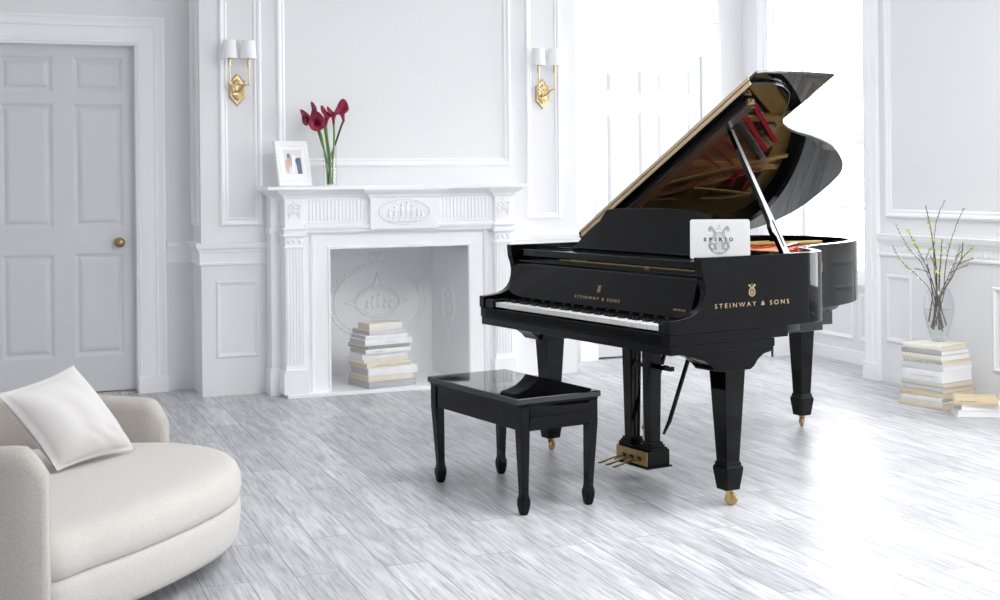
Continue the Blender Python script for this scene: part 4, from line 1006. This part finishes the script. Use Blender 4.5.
G().prism(rrect(.065, -.004, .155, .003, .002), 'z', -.012, .004).xf(Mt).build('stand_clip', M_BFELT, tab, bevel=.001)
lm = lyre_mark(scn, Mt @ Matrix.Translation((.118, .018, .0006)), .125, M_LYREG)
g = G()
def circ(cx, cy, r, w, n=20): 
    g.loft([[(cx + q * math.cos(2 * PI * k / n), cy + q * math.sin(2 * PI * k / n), z) for q, z in ((r - w, .0006), (r + w, .0006), (r + w, .0011), (r - w, .0011))] for k in range(n + 1)], True, False)
for sx in (-1, 1): circ(.118 + sx * .026, .052, .012, .0055); circ(.118 + sx * .033, .132, .006, .003)
g.xf(Mt).build('lyre_scroll', M_LYREG, scn)['kind'] = 'stuff'
# SPIRIO with small serifs and a sweeping R
xs_ = [.056, .078, .100, .118, .141, .158]
ws_ = [.011, .012, .004, .0145, .004, .0165]
for ch, x, w in zip('SPIRIO', xs_, ws_):
    text_obj(ch, .0205 if ch != 'O' else .0205, 'title_lettering', M_INK, scn, Mt @ Matrix.Translation((x, .075, .0016)), .0003, width=w, bold=.0006)
g = G()
for x in (.0785, .100, .1185, .141):
    for y in (.0745, .0884): g.box(x - .0018, x + .0060, y, y + .0012, .0012, .0016)
P = catmull([(.124, .080, 0), (.131, .0735, 0), (.139, .0685, 0), (.147, .069, 0), (.150, .074, 0)], 5)
g.loft([[(p.x, p.y - .0009, .0012), (p.x, p.y + .0009, .0012), (p.x, p.y + .0009, .0016), (p.x, p.y - .0009, .0016)] for p in P])
g.xf(Mt).build('title_flourish', M_INK, scn)

# ------------------------------------------------------------------ bench
bn = thing('piano_bench', 'black lacquered piano bench with tapered legs in front of the keyboard', 'bench', (2.030, 5.258, 0), R(10.5))
bw, bl, bh = .200, .374, .463
G().box(-bw, bw, -bl, bl, bh - .024, bh).build('seat', M_SEAT, bn, bevel=.004, seg=3)
G().box(-bw + .008, bw - .008, -bl + .008, bl - .008, bh - .034, bh - .024).build('seat_moulding', M_LACQB, bn, bevel=.003)
lx_, ly_ = .163, .349
for sx in (-1, 1):
    G().box(sx * lx_ - .016, sx * lx_ + .016, -ly_ + .02, ly_ - .02, bh - .130, bh - .034).build('apron', M_LACQB, bn, bevel=.003)
for sy in (-1, 1):
    y = sy * (ly_ + .004); g = G(); prf = [(-.012, bh - .132), (.012 * 1.0, bh - .132), (.020, bh - .120), (.024, bh - .085), (.020, bh - .048), (.012, bh - .034), (-.012, bh - .034)]
    g.prism([(y + sy * a, b) for a, b in prf], 'x', -lx_ + .02, lx_ - .02); g.build('apron', M_LACQB, bn, smooth=50)
for sx in (-1, 1):
    for sy in (-1, 1):
        g = G(); cx, cy = sx * lx_, sy * ly_
        def sq(z, w, k, dx=0):   # square with chamfered corners
            c = w / 2; e = c * k; ox, oy = -sx * dx, -sy * dx
            return [(cx + ox + a, cy + oy + b, z) for a, b in ((c, -c + e), (c, c - e), (c - e, c), (-c + e, c), (-c, c - e), (-c, -c + e), (-c + e, -c), (c - e, -c))]
        g.loft([sq(0, .026, .5, .008), sq(.010, .036, .45, .008), sq(.040, .046, .4, .008), (sq(.058, .046, .4, .008)), sq(.070, .038, .35, .008), sq(.078, .032, .2, .008), sq(.10, .031, .12, .007), sq(bh - .13, .044, .08, 0), sq(bh - .034, .044, .08, 0)])
        g.build('leg', M_LACQB, bn, smooth=35)

# ------------------------------------------------------------------ lounge chair
CO = Vector((.12, 3.80)); CA = math.atan2(.946, .324)
ch = thing('lounge_chair', 'beige wool lounge chair with curved back and rounded seat at the left', 'chair', (CO.x, CO.y, 0), CA)
# local x = along the front (a), local y: -p
seat = [(.05, -.03), (.2, .075), (.4, .180), (.6, .265), (.8, .330), (1.0, .355), (1.2, .315), (1.35, .215), (1.44, .08), (1.46, -.08), (1.42, -.32), (1.22, -.64), (.74, -.78), (.26, -.64), (.06, -.32)]
SP = [Vector((p.x, p.y)) for p in catmull([(a, -p, 0) for a, p in seat], 6, True)]
def off_closed(P, t):
    n = len(P); out = []
    for i in range(n):
        d = (P[(i + 1) % n] - P[i - 1]).normalized(); out.append(P[i] + Vector((d.y, -d.x)) * t)
    return out
def sgn_area(P): return sum(P[i].x * P[(i + 1) % len(P)].y - P[(i + 1) % len(P)].x * P[i].y for i in range(len(P)))
SG = 1 if sgn_area(SP) > 0 else -1
def ring(ins, z): return [(p.x, p.y, z) for p in off_closed(SP, -ins * SG)]
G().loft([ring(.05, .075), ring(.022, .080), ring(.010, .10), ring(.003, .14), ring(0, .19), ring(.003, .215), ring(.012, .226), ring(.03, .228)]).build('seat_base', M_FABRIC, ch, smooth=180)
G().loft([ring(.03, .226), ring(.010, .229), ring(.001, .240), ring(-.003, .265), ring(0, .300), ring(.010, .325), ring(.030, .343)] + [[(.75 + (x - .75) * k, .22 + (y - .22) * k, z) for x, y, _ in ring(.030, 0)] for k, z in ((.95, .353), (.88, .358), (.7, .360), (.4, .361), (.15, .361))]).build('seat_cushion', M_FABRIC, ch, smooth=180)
shell = [(-.028, .015), (-.042, -.12), (-.045, -.30), (-.02, -.52), (.12, -.74), (.40, -.88), (.74, -.92), (1.08, -.88), (1.36, -.74), (1.49, -.52), (1.515, -.30), (1.505, -.12), (1.49, .0)]
P = catmull([(a, -p, 0) for a, p in shell], 6); n = len(P); loops = []
cum = [0]
for i in range(1, n): cum.append(cum[-1] + (P[i] - P[i - 1]).length)
for i, p in enumerate(P):
    a = P[max(i - 1, 0)]; b = P[min(i + 1, n - 1)]; d = (b - a).normalized(); nn_ = Vector((d.y, -d.x, 0))
    e = min(cum[i], cum[-1] - cum[i]); rnd = min(1, e / .07); hh_ = .555 - .130 * cum[i] / cum[-1] + .075 * math.sin(rnd * PI / 2) + .01 * min(1, e / .6); w = .050 * (.62 + .38 * math.sin(rnd * PI / 2))
    sec = [(-w, .075), (-w, .25), (-w, hh_ - .05), (-w * .92, hh_ - .025), (-w * .6, hh_ - .006), (0, hh_), (w * .6, hh_ - .006), (w * .92, hh_ - .025), (w, hh_ - .05), (w, .25), (w, .075)]
    loops.append([(p.x + nn_.x * o, p.y + nn_.y * o, z) for o, z in sec])
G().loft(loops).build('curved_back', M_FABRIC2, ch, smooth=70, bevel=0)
for a, p in ((1.24, .235), (.26, -.02), (1.15, -.62), (.30, -.62)):
    G().lathe([(.001, 0), (.011, 0), (.013, .004), (.019, .08), (.001, .08)], (a, -p), 18).build('foot', M_DARKWOOD, ch, smooth=40)

# ------------------------------------------------------------------ pillow
A_, B_, D_, E_ = Vector((.185, 4.66, .372)), Vector((.462, 4.925, .372)), Vector((.252, 4.89, .690)), Vector((.000, 4.655, .640))
cen = (A_ + B_ + D_ + E_) / 4
pl = thing('cushion', 'ivory linen cushion leaning on the beige lounge chair', 'cushion', (cen.x, cen.y, cen.z))
NQ = 26; nrm = (B_ - A_).cross(D_ - A_).normalized()
def pil(side):
    rows = []
    for i in range(NQ + 1):
        row = []
        for j in range(NQ + 1):
            u, v = i / NQ, j / NQ; U, V = 2 * u - 1, 2 * v - 1
            uu = u + .035 * math.sin(PI * u) * 0 + (.5 - u) * .07 * (1 - V * V); vv = v + (.5 - v) * .07 * (1 - U * U)
            p = (A_ * (1 - uu) + B_ * uu) * (1 - vv) + (E_ * (1 - uu) + D_ * uu) * vv
            t = .085 * ((1 - abs(U) ** 2.6) * (1 - abs(V) ** 2.6)) ** .62
            wr = .004 * math.sin(9 * U + 5 * V * V) * (1 - U * U) * (1 - V * V) + .005 * math.sin(14 * (U + V)) * max(0, 1 - ((U - .3) ** 2 + (V + .8) ** 2) * 2) * (1 - V * V)
            row.append(p + nrm * side * (t + wr) - cen)
        rows.append(row)
    return rows
g = G()
for side in (-1, 1):
    rws = pil(side); vs_ = [p for r in rws for p in r]; fs = []
    for i in range(NQ):
        for j in range(NQ): q = i * (NQ + 1) + j; fs.append((q, q + 1, q + NQ + 2, q + NQ + 1))
    g.add(vs_, fs)
pc = g.build('cushion_cover', M_PILLOW, pl, smooth=180)
wm = pc.modifiers.new('weld', 'WELD'); wm.merge_threshold = .0005
